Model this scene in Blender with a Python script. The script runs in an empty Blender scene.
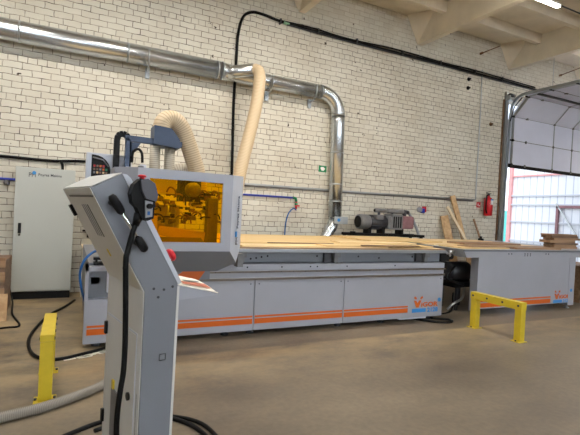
import bpy, bmesh, math, random
from mathutils import Vector, Matrix, Quaternion
random.seed(7)
SC = bpy.context.scene
COL = SC.collection
PI = math.pi

# ------------------------------------------------------------------ helpers
def lin(c):
    def f(v):
        v /= 255.0
        return v / 12.92 if v <= 0.04045 else ((v + 0.055) / 1.055) ** 2.4
    return (f(c[0]), f(c[1]), f(c[2]), 1.0)

def mat(name, rgb, rough=0.5, metal=0.0, var=0.06, scale=6.0, bump=0.0, bscale=60.0, emit=0.0):
    m = bpy.data.materials.new(name); m.use_nodes = True
    nt = m.node_tree; N = nt.nodes; L = nt.links
    b = N['Principled BSDF']
    b.inputs['Roughness'].default_value = rough
    b.inputs['Metallic'].default_value = metal
    c = lin(rgb)
    if var > 0:
        tc = N.new('ShaderNodeTexCoord'); nz = N.new('ShaderNodeTexNoise')
        nz.inputs['Scale'].default_value = scale; nz.inputs['Detail'].default_value = 4
        L.new(tc.outputs['Object'], nz.inputs['Vector'])
        r = N.new('ShaderNodeValToRGB')
        r.color_ramp.elements[0].position = 0.3; r.color_ramp.elements[1].position = 0.7
        r.color_ramp.elements[0].color = tuple(max(0, v * (1 - var)) for v in c[:3]) + (1,)
        r.color_ramp.elements[1].color = tuple(min(1, v * (1 + var)) for v in c[:3]) + (1,)
        L.new(nz.outputs['Fac'], r.inputs['Fac']); L.new(r.outputs['Color'], b.inputs['Base Color'])
    else:
        b.inputs['Base Color'].default_value = c
    if bump > 0:
        tc = N.new('ShaderNodeTexCoord'); nz = N.new('ShaderNodeTexNoise')
        nz.inputs['Scale'].default_value = bscale
        L.new(tc.outputs['Object'], nz.inputs['Vector'])
        bp = N.new('ShaderNodeBump'); bp.inputs['Strength'].default_value = bump
        bp.inputs['Distance'].default_value = 0.01
        L.new(nz.outputs['Fac'], bp.inputs['Height']); L.new(bp.outputs['Normal'], b.inputs['Normal'])
    if emit > 0:
        b.inputs['Emission Color'].default_value = c
        b.inputs['Emission Strength'].default_value = emit
    return m

def stripes_mat(name, rgb, rgb2, axis, freq, rough=0.6, wid=0.5, bump=0.4, trans=0.0):
    """fine ribs along one object axis (flexible hose wire, corrugated sheet)"""
    m = bpy.data.materials.new(name); m.use_nodes = True
    nt = m.node_tree; N = nt.nodes; L = nt.links; b = N['Principled BSDF']
    b.inputs['Roughness'].default_value = rough
    tc = N.new('ShaderNodeTexCoord'); sp = N.new('ShaderNodeSeparateXYZ')
    L.new(tc.outputs['UV' if axis == 'U' else 'Object'], sp.inputs[0])
    mu = N.new('ShaderNodeMath'); mu.operation = 'MULTIPLY'; mu.inputs[1].default_value = freq
    L.new(sp.outputs[{'X': 0, 'Y': 1, 'Z': 2, 'U': 0}[axis]], mu.inputs[0])
    fr = N.new('ShaderNodeMath'); fr.operation = 'FRACT'; L.new(mu.outputs[0], fr.inputs[0])
    r = N.new('ShaderNodeValToRGB'); e = r.color_ramp.elements
    e[0].position = 0; e[0].color = lin(rgb2); e[1].position = 1; e[1].color = lin(rgb2)
    x = r.color_ramp.elements.new(0.5 - wid / 2); x.color = lin(rgb)
    x = r.color_ramp.elements.new(0.5 + wid / 2); x.color = lin(rgb)
    L.new(fr.outputs[0], r.inputs['Fac']); L.new(r.outputs['Color'], b.inputs['Base Color'])
    bp = N.new('ShaderNodeBump'); bp.inputs['Strength'].default_value = bump; bp.inputs['Distance'].default_value = 0.01
    bw = N.new('ShaderNodeRGBToBW'); L.new(r.outputs['Color'], bw.inputs[0])
    L.new(bw.outputs[0], bp.inputs['Height']); L.new(bp.outputs['Normal'], b.inputs['Normal'])
    return m

def wood_mat(name, a, bcol, sx=1.0, sy=14.0, rough=0.6):
    m = bpy.data.materials.new(name); m.use_nodes = True
    nt = m.node_tree; N = nt.nodes; L = nt.links; b = N['Principled BSDF']
    b.inputs['Roughness'].default_value = rough
    tc = N.new('ShaderNodeTexCoord'); mp = N.new('ShaderNodeMapping')
    mp.inputs['Scale'].default_value = (sx, sy, sy)
    nz = N.new('ShaderNodeTexNoise'); nz.inputs['Scale'].default_value = 2.0; nz.inputs['Detail'].default_value = 6
    L.new(tc.outputs['Object'], mp.inputs[0]); L.new(mp.outputs[0], nz.inputs['Vector'])
    r = N.new('ShaderNodeValToRGB'); r.color_ramp.elements[0].position = 0.35; r.color_ramp.elements[1].position = 0.65
    r.color_ramp.elements[0].color = lin(a); r.color_ramp.elements[1].color = lin(bcol)
    L.new(nz.outputs['Fac'], r.inputs['Fac']); L.new(r.outputs['Color'], b.inputs['Base Color'])
    return m

class MB:
    def __init__(s): s.bm = bmesh.new(); s.uv = s.bm.loops.layers.uv.new('UVMap')
    def box(s, x0, x1, y0, y1, z0, z1, bev=0.0):
        r = bmesh.ops.create_cube(s.bm, size=1.0)
        vs = r['verts']
        for v in vs:
            v.co = Vector((x0 + (v.co.x + .5) * (x1 - x0), y0 + (v.co.y + .5) * (y1 - y0), z0 + (v.co.z + .5) * (z1 - z0)))
        if bev > 0:
            es = list({e for v in vs for e in v.link_edges})
            bmesh.ops.bevel(s.bm, geom=es, offset=bev, segments=2, affect='EDGES', profile=0.7)
        return s
    def obox(s, c, ax, ay, az, bev=0.0):
        """oriented box: centre and three half-axis vectors"""
        c, ax, ay, az = map(Vector, (c, ax, ay, az))
        r = bmesh.ops.create_cube(s.bm, size=2.0); vs = r['verts']
        for v in vs: v.co = c + ax * v.co.x + ay * v.co.y + az * v.co.z
        if bev > 0:
            es = list({e for v in vs for e in v.link_edges})
            bmesh.ops.bevel(s.bm, geom=es, offset=bev, segments=2, affect='EDGES', profile=0.7)
        bmesh.ops.recalc_face_normals(s.bm, faces=list({f for v in vs if v.is_valid for f in v.link_faces}))
        return s
    def prism(s, pts, vec):
        """closed polygon of 3-D points pushed along vec"""
        vec = Vector(vec)
        a = [s.bm.verts.new(Vector(p)) for p in pts]; b = [s.bm.verts.new(Vector(p) + vec) for p in pts]
        fs = [s.bm.faces.new(a), s.bm.faces.new(b[::-1])]
        n = len(a)
        for i in range(n): fs.append(s.bm.faces.new((a[i], b[i], b[(i + 1) % n], a[(i + 1) % n])))
        bmesh.ops.recalc_face_normals(s.bm, faces=fs)
        return s
    def poly(s, verts, faces):
        vs = [s.bm.verts.new(Vector(p)) for p in verts]
        fs = [s.bm.faces.new([vs[i] for i in f]) for f in faces]
        bmesh.ops.recalc_face_normals(s.bm, faces=fs)
        return s
    def tube(s, pts, r, n=12, caps=True, smooth=True):
        """tube along pts; r a number or list"""
        pts = [Vector(p) for p in pts]
        rr = r if isinstance(r, (list, tuple)) else [r] * len(pts)
        rings = []; prev = None; ln = 0.0; us = []
        for i, p in enumerate(pts):
            d = (pts[min(i + 1, len(pts) - 1)] - pts[max(i - 1, 0)]).normalized()
            if prev is None:
                a = Vector((0, 0, 1)) if abs(d.z) < 0.9 else Vector((1, 0, 0))
                u = d.cross(a).normalized()
            else:
                u = (prev - d * prev.dot(d)).normalized()
            prev = u; w = d.cross(u)
            rings.append([s.bm.verts.new(p + (u * math.cos(2 * PI * k / n) + w * math.sin(2 * PI * k / n)) * rr[i]) for k in range(n)])
            if i: ln += (p - pts[i - 1]).length
            us.append(ln)
        fs = []
        for i in range(len(rings) - 1):
            for k in range(n):
                f = s.bm.faces.new((rings[i][k], rings[i][(k + 1) % n], rings[i + 1][(k + 1) % n], rings[i + 1][k]))
                f.smooth = smooth; fs.append(f)
                for lp, uu in zip(f.loops, (us[i], us[i], us[i + 1], us[i + 1])): lp[s.uv].uv = (uu, 0)
        if caps:
            fs.append(s.bm.faces.new(rings[0][::-1])); fs.append(s.bm.faces.new(rings[-1]))
        bmesh.ops.recalc_face_normals(s.bm, faces=fs)
        return s
    def cyl(s, a, b, r, n=20, r2=None): return s.tube([a, b], [r, r if r2 is None else r2], n)
    def lathe(s, c, prof, n=24, axis='Z'):
        """profile of (radius, height) pairs turned about an axis through c"""
        c = Vector(c); rings = []
        for r, h in prof:
            ring = []
            for k in range(n):
                a = 2 * PI * k / n; p = (r * math.cos(a), r * math.sin(a), h)
                if axis == 'X': p = (h, p[0], p[1])
                if axis == 'Y': p = (p[0], h, p[1])
                ring.append(s.bm.verts.new(c + Vector(p)))
            rings.append(ring)
        fs = []
        for i in range(len(rings) - 1):
            for k in range(n):
                f = s.bm.faces.new((rings[i][k], rings[i][(k + 1) % n], rings[i + 1][(k + 1) % n], rings[i + 1][k])); f.smooth = True; fs.append(f)
        fs.append(s.bm.faces.new(rings[0][::-1])); fs.append(s.bm.faces.new(rings[-1]))
        bmesh.ops.recalc_face_normals(s.bm, faces=fs)
        return s
    def build(s, name, m, parent=None, **props):
        me = bpy.data.meshes.new(name); s.bm.to_mesh(me); s.bm.free()
        me.materials.append(m)
        o = bpy.data.objects.new(name, me); COL.objects.link(o)
        attach(o, parent)
        for k, v in props.items(): o[k] = v
        return o

def attach(o, parent):
    if parent is not None:
        o.parent = parent
        t = Vector((0, 0, 0)); p = parent
        while p is not None: t += p.location; p = p.parent
        o.matrix_parent_inverse = Matrix.Translation(-t) if parent.type == 'EMPTY' else Matrix.Identity(4)

def thing(name, label, cat, loc=(0, 0, 0), group=None, kind=None):
    o = bpy.data.objects.new(name, None); COL.objects.link(o); o.location = loc
    o.empty_display_size = 0.2
    if label: o['label'] = label
    if cat: o['category'] = cat
    if group: o['group'] = group
    if kind: o['kind'] = kind
    return o

def tag(o, label, cat, group=None, kind=None):
    o['label'] = label; o['category'] = cat
    if group: o['group'] = group
    if kind: o['kind'] = kind
    return o

def struct(name, mb, m): return mb.build(name, m, None, kind='structure')

def spline(pts, k=8):
    """Catmull-Rom through the points"""
    P = [Vector(p) for p in pts]; P = [P[0] * 2 - P[1]] + P + [P[-1] * 2 - P[-2]]
    out = []
    for i in range(1, len(P) - 2):
        for j in range(k):
            t = j / k; a, b, c, d = P[i - 1], P[i], P[i + 1], P[i + 2]
            out.append(0.5 * ((2 * b) + (c - a) * t + (2 * a - 5 * b + 4 * c - d) * t * t + (3 * b - a - 3 * c + d) * t ** 3))
    out.append(P[-2]); return out

def text_obj(s, size, o, ux, uz, m, parent, name='lettering', bold=0.0, depth=0.0015, sx=1.0, shear=0.0, label=None):
    """letters as a mesh: origin o, reading direction ux, letter-up uz"""
    cu = bpy.data.curves.new('t', 'FONT'); cu.body = s; cu.size = size; cu.extrude = depth; cu.offset = bold
    cu.shear = shear; cu.resolution_u = 3
    tmp = bpy.data.objects.new('t', cu); COL.objects.link(tmp)
    dg = bpy.context.evaluated_depsgraph_get(); dg.update()
    me = bpy.data.meshes.new_from_object(tmp.evaluated_get(dg))
    bpy.data.objects.remove(tmp); bpy.data.curves.remove(cu)
    ux = Vector(ux).normalized(); uz = Vector(uz).normalized(); n = ux.cross(uz)
    for v in me.vertices: v.co = Vector(o) + ux * v.co.x * sx + uz * v.co.y + n * v.co.z
    me.name = name; me.materials.clear(); me.materials.append(m)
    ob = bpy.data.objects.new(name, me); COL.objects.link(ob); attach(ob, parent)
    if label: ob['label'] = label
    return ob

# ------------------------------------------------------------------ materials
M = {}
def wall_material():
    m = bpy.data.materials.new('painted_brick'); m.use_nodes = True
    nt = m.node_tree; N = nt.nodes; L = nt.links; b = N['Principled BSDF']
    b.inputs['Roughness'].default_value = 0.75
    tc = N.new('ShaderNodeTexCoord'); sp = N.new('ShaderNodeSeparateXYZ'); L.new(tc.outputs['Object'], sp.inputs[0])
    cb = N.new('ShaderNodeCombineXYZ')
    ad = N.new('ShaderNodeMath'); ad.operation = 'ADD'; L.new(sp.outputs[0], ad.inputs[0]); L.new(sp.outputs[1], ad.inputs[1])
    L.new(ad.outputs[0], cb.inputs[0]); L.new(sp.outputs[2], cb.inputs[1])
    # slight wobble of the courses
    nz = N.new('ShaderNodeTexNoise'); nz.inputs['Scale'].default_value = 5.0; nz.inputs['Detail'].default_value = 2
    L.new(tc.outputs['Object'], nz.inputs['Vector'])
    vm = N.new('ShaderNodeVectorMath'); vm.operation = 'SCALE'; vm.inputs['Scale'].default_value = 0.042
    L.new(nz.outputs['Color'], vm.inputs[0])
    va = N.new('ShaderNodeVectorMath'); va.operation = 'ADD'; L.new(cb.outputs[0], va.inputs[0]); L.new(vm.outputs[0], va.inputs[1])
    br = N.new('ShaderNodeTexBrick'); L.new(va.outputs[0], br.inputs['Vector'])
    br.offset = 0.5; br.squash = 0.5; br.squash_frequency = 6
    br.inputs['Scale'].default_value = 1.0
    br.inputs['Brick Width'].default_value = 0.262; br.inputs['Row Height'].default_value = 0.1
    br.inputs['Mortar Size'].default_value = 0.0062; br.inputs['Mortar Smooth'].default_value = 0.25
    br.inputs['Bias'].default_value = -0.3
    br.inputs['Color1'].default_value = lin((224, 220, 207)); br.inputs['Color2'].default_value = lin((214, 208, 193))
    br.inputs['Mortar'].default_value = lin((226, 217, 197))
    # mortar grey varying from painted-over to open and dark
    n2 = N.new('ShaderNodeTexNoise'); n2.inputs['Scale'].default_value = 7; n2.inputs['Detail'].default_value = 5; n2.inputs['Roughness'].default_value = 0.7
    L.new(tc.outputs['Object'], n2.inputs['Vector'])
    r2 = N.new('ShaderNodeValToRGB'); e = r2.color_ramp.elements
    e[0].position = 0.34; e[0].color = lin((60, 52, 44)); e[1].position = 0.62; e[1].color = lin((184, 174, 156))
    x = r2.color_ramp.elements.new(0.46); x.color = lin((136, 126, 110))
    L.new(n2.outputs['Fac'], r2.inputs['Fac'])
    # plaster smear near the ceiling hides the joints
    mr = N.new('ShaderNodeMapRange'); mr.inputs['From Min'].default_value = 5.15; mr.inputs['From Max'].default_value = 5.6
    mr.inputs['To Min'].default_value = 1.0; mr.inputs['To Max'].default_value = 0.45
    L.new(sp.outputs[2], mr.inputs['Value'])
    mf = N.new('ShaderNodeMath'); mf.operation = 'MULTIPLY'; L.new(br.outputs['Fac'], mf.inputs[0]); L.new(mr.outputs[0], mf.inputs[1])
    # paint tone: greyer and dusty in patches
    n3 = N.new('ShaderNodeTexNoise'); n3.inputs['Scale'].default_value = 1.3; n3.inputs['Detail'].default_value = 5
    L.new(tc.outputs['Object'], n3.inputs['Vector'])
    mx0 = N.new('ShaderNodeMix'); mx0.data_type = 'RGBA'; mx0.blend_type = 'MULTIPLY'; mx0.inputs[0].default_value = 1.0
    r3 = N.new('ShaderNodeValToRGB'); r3.color_ramp.elements[0].position = 0.3; r3.color_ramp.elements[1].position = 0.7
    r3.color_ramp.elements[0].color = (0.86, 0.84, 0.81, 1); r3.color_ramp.elements[1].color = (1, 1, 1, 1)
    L.new(n3.outputs['Fac'], r3.inputs['Fac'])
    L.new(br.outputs['Color'], mx0.inputs[6]); L.new(r3.outputs['Color'], mx0.inputs[7])
    mx = N.new('ShaderNodeMix'); mx.data_type = 'RGBA'
    L.new(mf.outputs[0], mx.inputs[0]); L.new(mx0.outputs[2], mx.inputs[6]); L.new(r2.outputs['Color'], mx.inputs[7])
    # pits
    n4 = N.new('ShaderNodeTexNoise'); n4.inputs['Scale'].default_value = 9; n4.inputs['Detail'].default_value = 2
    L.new(tc.outputs['Object'], n4.inputs['Vector'])
    gt = N.new('ShaderNodeMapRange'); gt.inputs['From Min'].default_value = 0.735; gt.inputs['From Max'].default_value = 0.76
    L.new(n4.outputs['Fac'], gt.inputs['Value'])
    mx2 = N.new('ShaderNodeMix'); mx2.data_type = 'RGBA'; L.new(gt.outputs[0], mx2.inputs[0])
    L.new(mx.outputs[2], mx2.inputs[6]); mx2.inputs[7].default_value = lin((70, 58, 48))
    L.new(mx2.outputs[2], b.inputs['Base Color'])
    hs = N.new('ShaderNodeMath'); hs.operation = 'MULTIPLY_ADD'; hs.inputs[1].default_value = -1.0
    n5 = N.new('ShaderNodeTexNoise'); n5.inputs['Scale'].default_value = 30; L.new(tc.outputs['Object'], n5.inputs['Vector'])
    L.new(mf.outputs[0], hs.inputs[0]); L.new(n5.outputs['Fac'], hs.inputs[2])
    bp = N.new('ShaderNodeBump'); bp.inputs['Strength'].default_value = 0.6; bp.inputs['Distance'].default_value = 0.012
    L.new(hs.outputs[0], bp.inputs['Height']); L.new(bp.outputs['Normal'], b.inputs['Normal'])
    return m

def floor_material():
    m = bpy.data.materials.new('worn_concrete'); m.use_nodes = True
    nt = m.node_tree; N = nt.nodes; L = nt.links; b = N['Principled BSDF']
    tc = N.new('ShaderNodeTexCoord')
    mp = N.new('ShaderNodeMapping'); mp.inputs['Scale'].default_value = (0.6, 1.0, 1.0); L.new(tc.outputs['Object'], mp.inputs[0])
    n1 = N.new('ShaderNodeTexNoise'); n1.inputs['Scale'].default_value = 1.1; n1.inputs['Detail'].default_value = 7; n1.inputs['Roughness'].default_value = 0.62
    L.new(mp.outputs[0], n1.inputs['Vector'])
    r = N.new('ShaderNodeValToRGB'); e = r.color_ramp.elements
    e[0].position = 0.32; e[0].color = lin((98, 87, 74)); e[1].position = 0.70; e[1].color = lin((133, 120, 101))
    x = e.new(0.5); x.color = lin((116, 104, 87))
    L.new(n1.outputs['Fac'], r.inputs['Fac'])
    n2 = N.new('ShaderNodeTexNoise'); n2.inputs['Scale'].default_value = 22; n2.inputs['Detail'].default_value = 4
    L.new(tc.outputs['Object'], n2.inputs['Vector'])
    r2 = N.new('ShaderNodeValToRGB'); r2.color_ramp.elements[0].position = 0.3; r2.color_ramp.elements[1].position = 0.7
    r2.color_ramp.elements[0].color = (0.86, 0.86, 0.86, 1); r2.color_ramp.elements[1].color = (1.06, 1.05, 1.04, 1)
    L.new(n2.outputs['Fac'], r2.inputs['Fac'])
    mx = N.new('ShaderNodeMix'); mx.data_type = 'RGBA'; mx.blend_type = 'MULTIPLY'; mx.inputs[0].default_value = 1
    L.new(r.outputs['Color'], mx.inputs[6]); L.new(r2.outputs['Color'], mx.inputs[7])
    # pale wood dust by the cabinet and machine, ending at a painted shadow edge
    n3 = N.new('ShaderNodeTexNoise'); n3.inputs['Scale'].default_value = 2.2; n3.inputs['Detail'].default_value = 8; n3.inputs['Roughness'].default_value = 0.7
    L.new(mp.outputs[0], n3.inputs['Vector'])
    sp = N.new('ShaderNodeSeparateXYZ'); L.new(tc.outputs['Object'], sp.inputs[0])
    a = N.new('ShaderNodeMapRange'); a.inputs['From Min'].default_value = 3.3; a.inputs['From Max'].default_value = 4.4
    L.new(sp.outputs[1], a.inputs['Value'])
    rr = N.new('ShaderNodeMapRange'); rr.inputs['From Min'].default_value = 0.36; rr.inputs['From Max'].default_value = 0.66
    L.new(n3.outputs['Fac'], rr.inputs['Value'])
    # dust cut off ahead of the machine, painting its cast shadow into the colour
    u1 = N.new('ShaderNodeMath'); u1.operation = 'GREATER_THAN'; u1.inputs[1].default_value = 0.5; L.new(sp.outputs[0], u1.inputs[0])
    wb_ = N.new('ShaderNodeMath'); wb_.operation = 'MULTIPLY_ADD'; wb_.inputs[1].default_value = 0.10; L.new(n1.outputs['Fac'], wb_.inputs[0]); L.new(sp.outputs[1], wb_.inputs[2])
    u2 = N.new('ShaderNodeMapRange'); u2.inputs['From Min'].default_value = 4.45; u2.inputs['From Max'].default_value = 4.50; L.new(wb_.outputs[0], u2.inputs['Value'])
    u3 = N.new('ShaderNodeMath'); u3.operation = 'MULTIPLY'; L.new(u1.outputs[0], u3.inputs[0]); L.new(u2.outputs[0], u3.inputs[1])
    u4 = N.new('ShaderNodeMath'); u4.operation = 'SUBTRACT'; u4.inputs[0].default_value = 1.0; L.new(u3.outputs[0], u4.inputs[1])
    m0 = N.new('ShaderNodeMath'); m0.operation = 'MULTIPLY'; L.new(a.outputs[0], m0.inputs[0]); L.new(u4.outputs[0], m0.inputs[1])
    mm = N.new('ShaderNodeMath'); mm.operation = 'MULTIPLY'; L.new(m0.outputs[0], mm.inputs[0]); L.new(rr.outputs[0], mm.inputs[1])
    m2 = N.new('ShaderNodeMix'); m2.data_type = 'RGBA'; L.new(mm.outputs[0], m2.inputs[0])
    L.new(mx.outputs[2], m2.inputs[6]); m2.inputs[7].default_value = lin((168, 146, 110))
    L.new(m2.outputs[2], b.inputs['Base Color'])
    rg = N.new('ShaderNodeMapRange'); rg.inputs['To Min'].default_value = 0.34; rg.inputs['To Max'].default_value = 0.62
    L.new(n1.outputs['Fac'], rg.inputs['Value']); L.new(rg.outputs[0], b.inputs['Roughness'])
    bp = N.new('ShaderNodeBump'); bp.inputs['Strength'].default_value = 0.15; bp.inputs['Distance'].default_value = 0.01
    L.new(n2.outputs['Fac'], bp.inputs['Height']); L.new(bp.outputs['Normal'], b.inputs['Normal'])
    return m

M['wall'] = wall_material()
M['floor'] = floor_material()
M['plaster'] = mat('whitewashed_concrete', (226, 216, 197), 0.85, var=0.07, scale=3, bump=0.2, bscale=18)
M['plain_wall'] = mat('plain_plaster', (165, 158, 146), 0.9, var=0.06)
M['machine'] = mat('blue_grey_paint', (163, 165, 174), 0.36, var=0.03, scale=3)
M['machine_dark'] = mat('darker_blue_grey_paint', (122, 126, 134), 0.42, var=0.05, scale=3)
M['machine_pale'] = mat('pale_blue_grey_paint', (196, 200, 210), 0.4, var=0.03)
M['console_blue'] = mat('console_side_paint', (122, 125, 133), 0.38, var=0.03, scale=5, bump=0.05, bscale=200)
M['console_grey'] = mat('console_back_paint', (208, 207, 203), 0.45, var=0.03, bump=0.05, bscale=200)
M['cabinet'] = mat('cabinet_paint', (186, 189, 182), 0.42, var=0.02, scale=2)
M['beige'] = mat('beige_paint', (208, 200, 176), 0.6)
M['black'] = mat('black_plastic', (16, 16, 18), 0.5, var=0.1)
M['rubber'] = mat('black_rubber', (9, 9, 10), 0.55, var=0.1)
for k_ in ('black', 'rubber'): M[k_].node_tree.nodes['Principled BSDF'].inputs['Specular IOR Level'].default_value = 0.22
M['darkgrey'] = mat('dark_grey_metal', (66, 67, 72), 0.4, 0.3, var=0.15)
M['midgrey'] = mat('mid_grey_metal', (120, 120, 122), 0.45, 0.3, var=0.12, scale=20)
M['pendant'] = mat('pendant_grey_plastic', (82, 82, 88), 0.5, var=0.05)
M['steel'] = mat('brushed_steel', (196, 198, 200), 0.28, 1.0, var=0.05)
M['silver'] = mat('silver_edge', (164, 168, 174), 0.35, 0.7, var=0.04)
M['galv'] = mat('galvanised_steel', (204, 210, 216), 0.27, 0.95, var=0.05, scale=2.5)
M['galv_band'] = mat('galvanised_band', (176, 181, 184), 0.35, 0.9, var=0.05)
M['railsteel'] = mat('oiled_rail_steel', (128, 120, 112), 0.3, 0.85, var=0.25, scale=2)
M['chrome'] = mat('chrome', (222, 224, 228), 0.12, 1.0, var=0)
M['orange'] = mat('orange_film', (212, 98, 12), 0.45, var=0.03)
M['blue'] = mat('blue_film', (52, 138, 208), 0.45, var=0.03)
M['bluepipe'] = mat('blue_plastic_pipe', (42, 62, 178), 0.4, var=0.05)
M['airhose'] = mat('blue_air_hose', (34, 98, 168), 0.4, var=0.05)
M['navy'] = mat('navy_paint', (54, 72, 100), 0.45, var=0.08, scale=12)
M['yellow'] = mat('yellow_paint', (206, 180, 42), 0.42, var=0.06, scale=14)
M['red'] = mat('red_paint', (196, 22, 34), 0.35, var=0.05)
M['pinkred'] = mat('faded_red_paint', (226, 164, 166), 0.6, var=0.08)
M['maroon'] = mat('faded_maroon_paint', (136, 98, 102), 0.6, var=0.15, scale=14)
M['green'] = mat('green_plastic', (24, 132, 82), 0.45, var=0.04)
M['white'] = mat('white_film', (240, 240, 238), 0.5, var=0.02)
M['paper'] = mat('paper', (244, 238, 222), 0.7, var=0.02)
M['paper_print'] = mat('printed_orange_brown', (190, 112, 86), 0.6, var=0.15, scale=40)
M['mdf'] = wood_mat('light_board', (226, 196, 146), (240, 214, 168), 0.6, 9)
M['ply'] = wood_mat('plywood', (214, 180, 124), (232, 203, 150), 0.8, 10)
M['brownboard'] = wood_mat('brown_board', (140, 108, 80), (170, 136, 104), 0.8, 10)
M['darkboard'] = wood_mat('dark_board', (110, 84, 66), (140, 112, 90), 0.8, 10)
M['plank'] = wood_mat('raw_plank', (184, 146, 104), (212, 178, 134), 6, 6)
M['pale_plank'] = wood_mat('pale_plank', (222, 200, 164), (238, 220, 190), 6, 6)
M['cardboard'] = mat('cardboard', (164, 132, 96), 0.8, var=0.1)
M['door'] = mat('door_white', (224, 226, 242), 0.5, var=0.03, scale=2, bump=0.1, bscale=80)
M['rust'] = mat('rusty_steel', (122, 92, 66), 0.8, 0.1, var=0.35, scale=9, bump=0.2)
M['hose'] = stripes_mat('beige_flex_hose', (214, 192, 158), (172, 148, 116), 'U', 38, 0.45, 0.55, 0.6)
M['hose_pale'] = stripes_mat('grey_beige_flex_hose', (190, 180, 162), (150, 140, 124), 'U', 45, 0.5, 0.55, 0.5)
M['grey_hose'] = stripes_mat('grey_corrugated_hose', (136, 130, 120), (108, 102, 94), 'U', 90, 0.7, 0.5, 0.4)
M['yard'] = mat('yard_concrete', (170, 168, 162), 0.9, var=0.1, scale=1)
M['fence'] = stripes_mat('white_ribbed_sheet', (232, 236, 244), (176, 184, 202), 'Y', 3.6, 0.5, 0.82, 0.5)
M['turq'] = mat('turquoise_sheet', (96, 206, 200), 0.5, var=0.05)
M['skin_grey'] = mat('grey_plastic', (150, 152, 156), 0.5, var=0.04)

def amber():
    m = bpy.data.materials.new('amber_acrylic'); m.use_nodes = True
    nt = m.node_tree; N = nt.nodes; L = nt.links
    N.remove(N['Principled BSDF']); out = N['Material Output']
    t = N.new('ShaderNodeBsdfTransparent'); t.inputs['Color'].default_value = (1.0, 0.70, 0.03, 1)
    g = N.new('ShaderNodeBsdfGlossy'); g.inputs['Roughness'].default_value = 0.05; g.inputs['Color'].default_value = (1, 1, 1, 1)
    d = N.new('ShaderNodeBsdfDiffuse'); d.inputs['Color'].default_value = (0.9, 0.5, 0.01, 1)
    x1 = N.new('ShaderNodeMixShader'); x1.inputs[0].default_value = 0.05
    L.new(t.outputs[0], x1.inputs[1]); L.new(d.outputs[0], x1.inputs[2])
    x2 = N.new('ShaderNodeMixShader'); x2.inputs[0].default_value = 0.008
    L.new(x1.outputs[0], x2.inputs[1]); L.new(g.outputs[0], x2.inputs[2]); L.new(x2.outputs[0], out.inputs['Surface'])
    return m
M['amber'] = amber()
M['tube'] = mat('lamp_tube', (255, 250, 240), 0.4, var=0, emit=22.0)
M['clear'] = bpy.data.materials.new('window_glass'); M['clear'].use_nodes = True
_b = M['clear'].node_tree.nodes['Principled BSDF']; _b.inputs['Transmission Weight'].default_value = 1.0; _b.inputs['Roughness'].default_value = 0.0
_b.inputs['IOR'].default_value = 1.02

# ------------------------------------------------------------------ the setting
WY = 8.05; XL, XR, YF, ZC = -7.0, 19.0, -11.0, 6.1
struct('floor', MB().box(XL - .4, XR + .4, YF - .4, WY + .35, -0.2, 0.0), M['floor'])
w = MB(); w.box(XL, 10.2, WY, WY + .38, 0, ZC); w.box(10.2, 15.0, WY, WY + .38, 4.75, ZC); w.box(15.0, XR, WY, WY + .38, 0, ZC)
struct('wall_back', w, M['wall'])
struct('wall_left', MB().box(XL - .3, XL, YF, WY, 0, ZC), M['plain_wall'])
struct('wall_right', MB().box(XR, XR + .3, YF, WY, 0, ZC), M['plain_wall'])
w = MB(); w.box(XL, XR, YF - .3, YF, 0, 2.6); w.box(XL, XR, YF - .3, YF, 5.4, ZC)
wins = [(-5.5, -1.5), (0, 4), (5.5, 9.5), (11, 15)]
xs = [XL] + [v for a in wins for v in a] + [XR]
for i in range(0, len(xs), 2): w.box(xs[i], xs[i + 1], YF - .3, YF, 2.6, 5.4)
struct('wall_front', w, M['plain_wall'])
for i, (a, b) in enumerate(wins):
    f = MB()
    for k in range(5): x = a + (b - a) * k / 4; f.box(x - .03 if k else a, x + .03 if k < 4 else b, YF - .2, YF - .12, 2.6, 5.4)
    for z in (2.6, 4.0, 5.34): f.box(a, b, YF - .21, YF - .11, z, z + .06)
    fo = struct('window_%d' % (i + 1), f, M['white'])
    MB().box(a, b, YF - .17, YF - .16, 2.62, 5.38).build('window_pane', M['clear'], fo)

# ribbed concrete ceiling
c = MB(); c.box(XL, XR, YF, WY + .38, ZC, ZC + .15)
beams = [4.03 + 3.1 * k for k in range(-3, 5)]
for y in (7.2, 6.2, 5.2, 4.2, 3.2, 2.2, 1.2, 0.2, -0.8):
    c.prism([(XL, y - .05, 5.9), (XL, y + .05, 5.9), (XL, y + .09, ZC), (XL, y - .09, ZC)], (XR - XL, 0, 0))
struct('ceiling', c, M['plaster'])
for i, x in enumerate(beams):
    b = MB()
    b.prism([(x - .07, YF, 5.5), (x + .07, YF, 5.5), (x + .13, YF, ZC - .002), (x - .13, YF, ZC - .002)], (0, WY - YF, 0))
    for s in (-1, 1):   # haunches where the rib meets the wall
        b.poly([(x + s * .07, WY, 5.5), (x + s * .42, WY, ZC), (x + s * .1, WY, ZC), (x + s * .1, 7.42, ZC)], [(0, 1, 2), (0, 1, 3), (1, 2, 3), (0, 2, 3)])
    struct('trim_%d' % (i + 1), b, M['plaster'])

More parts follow.
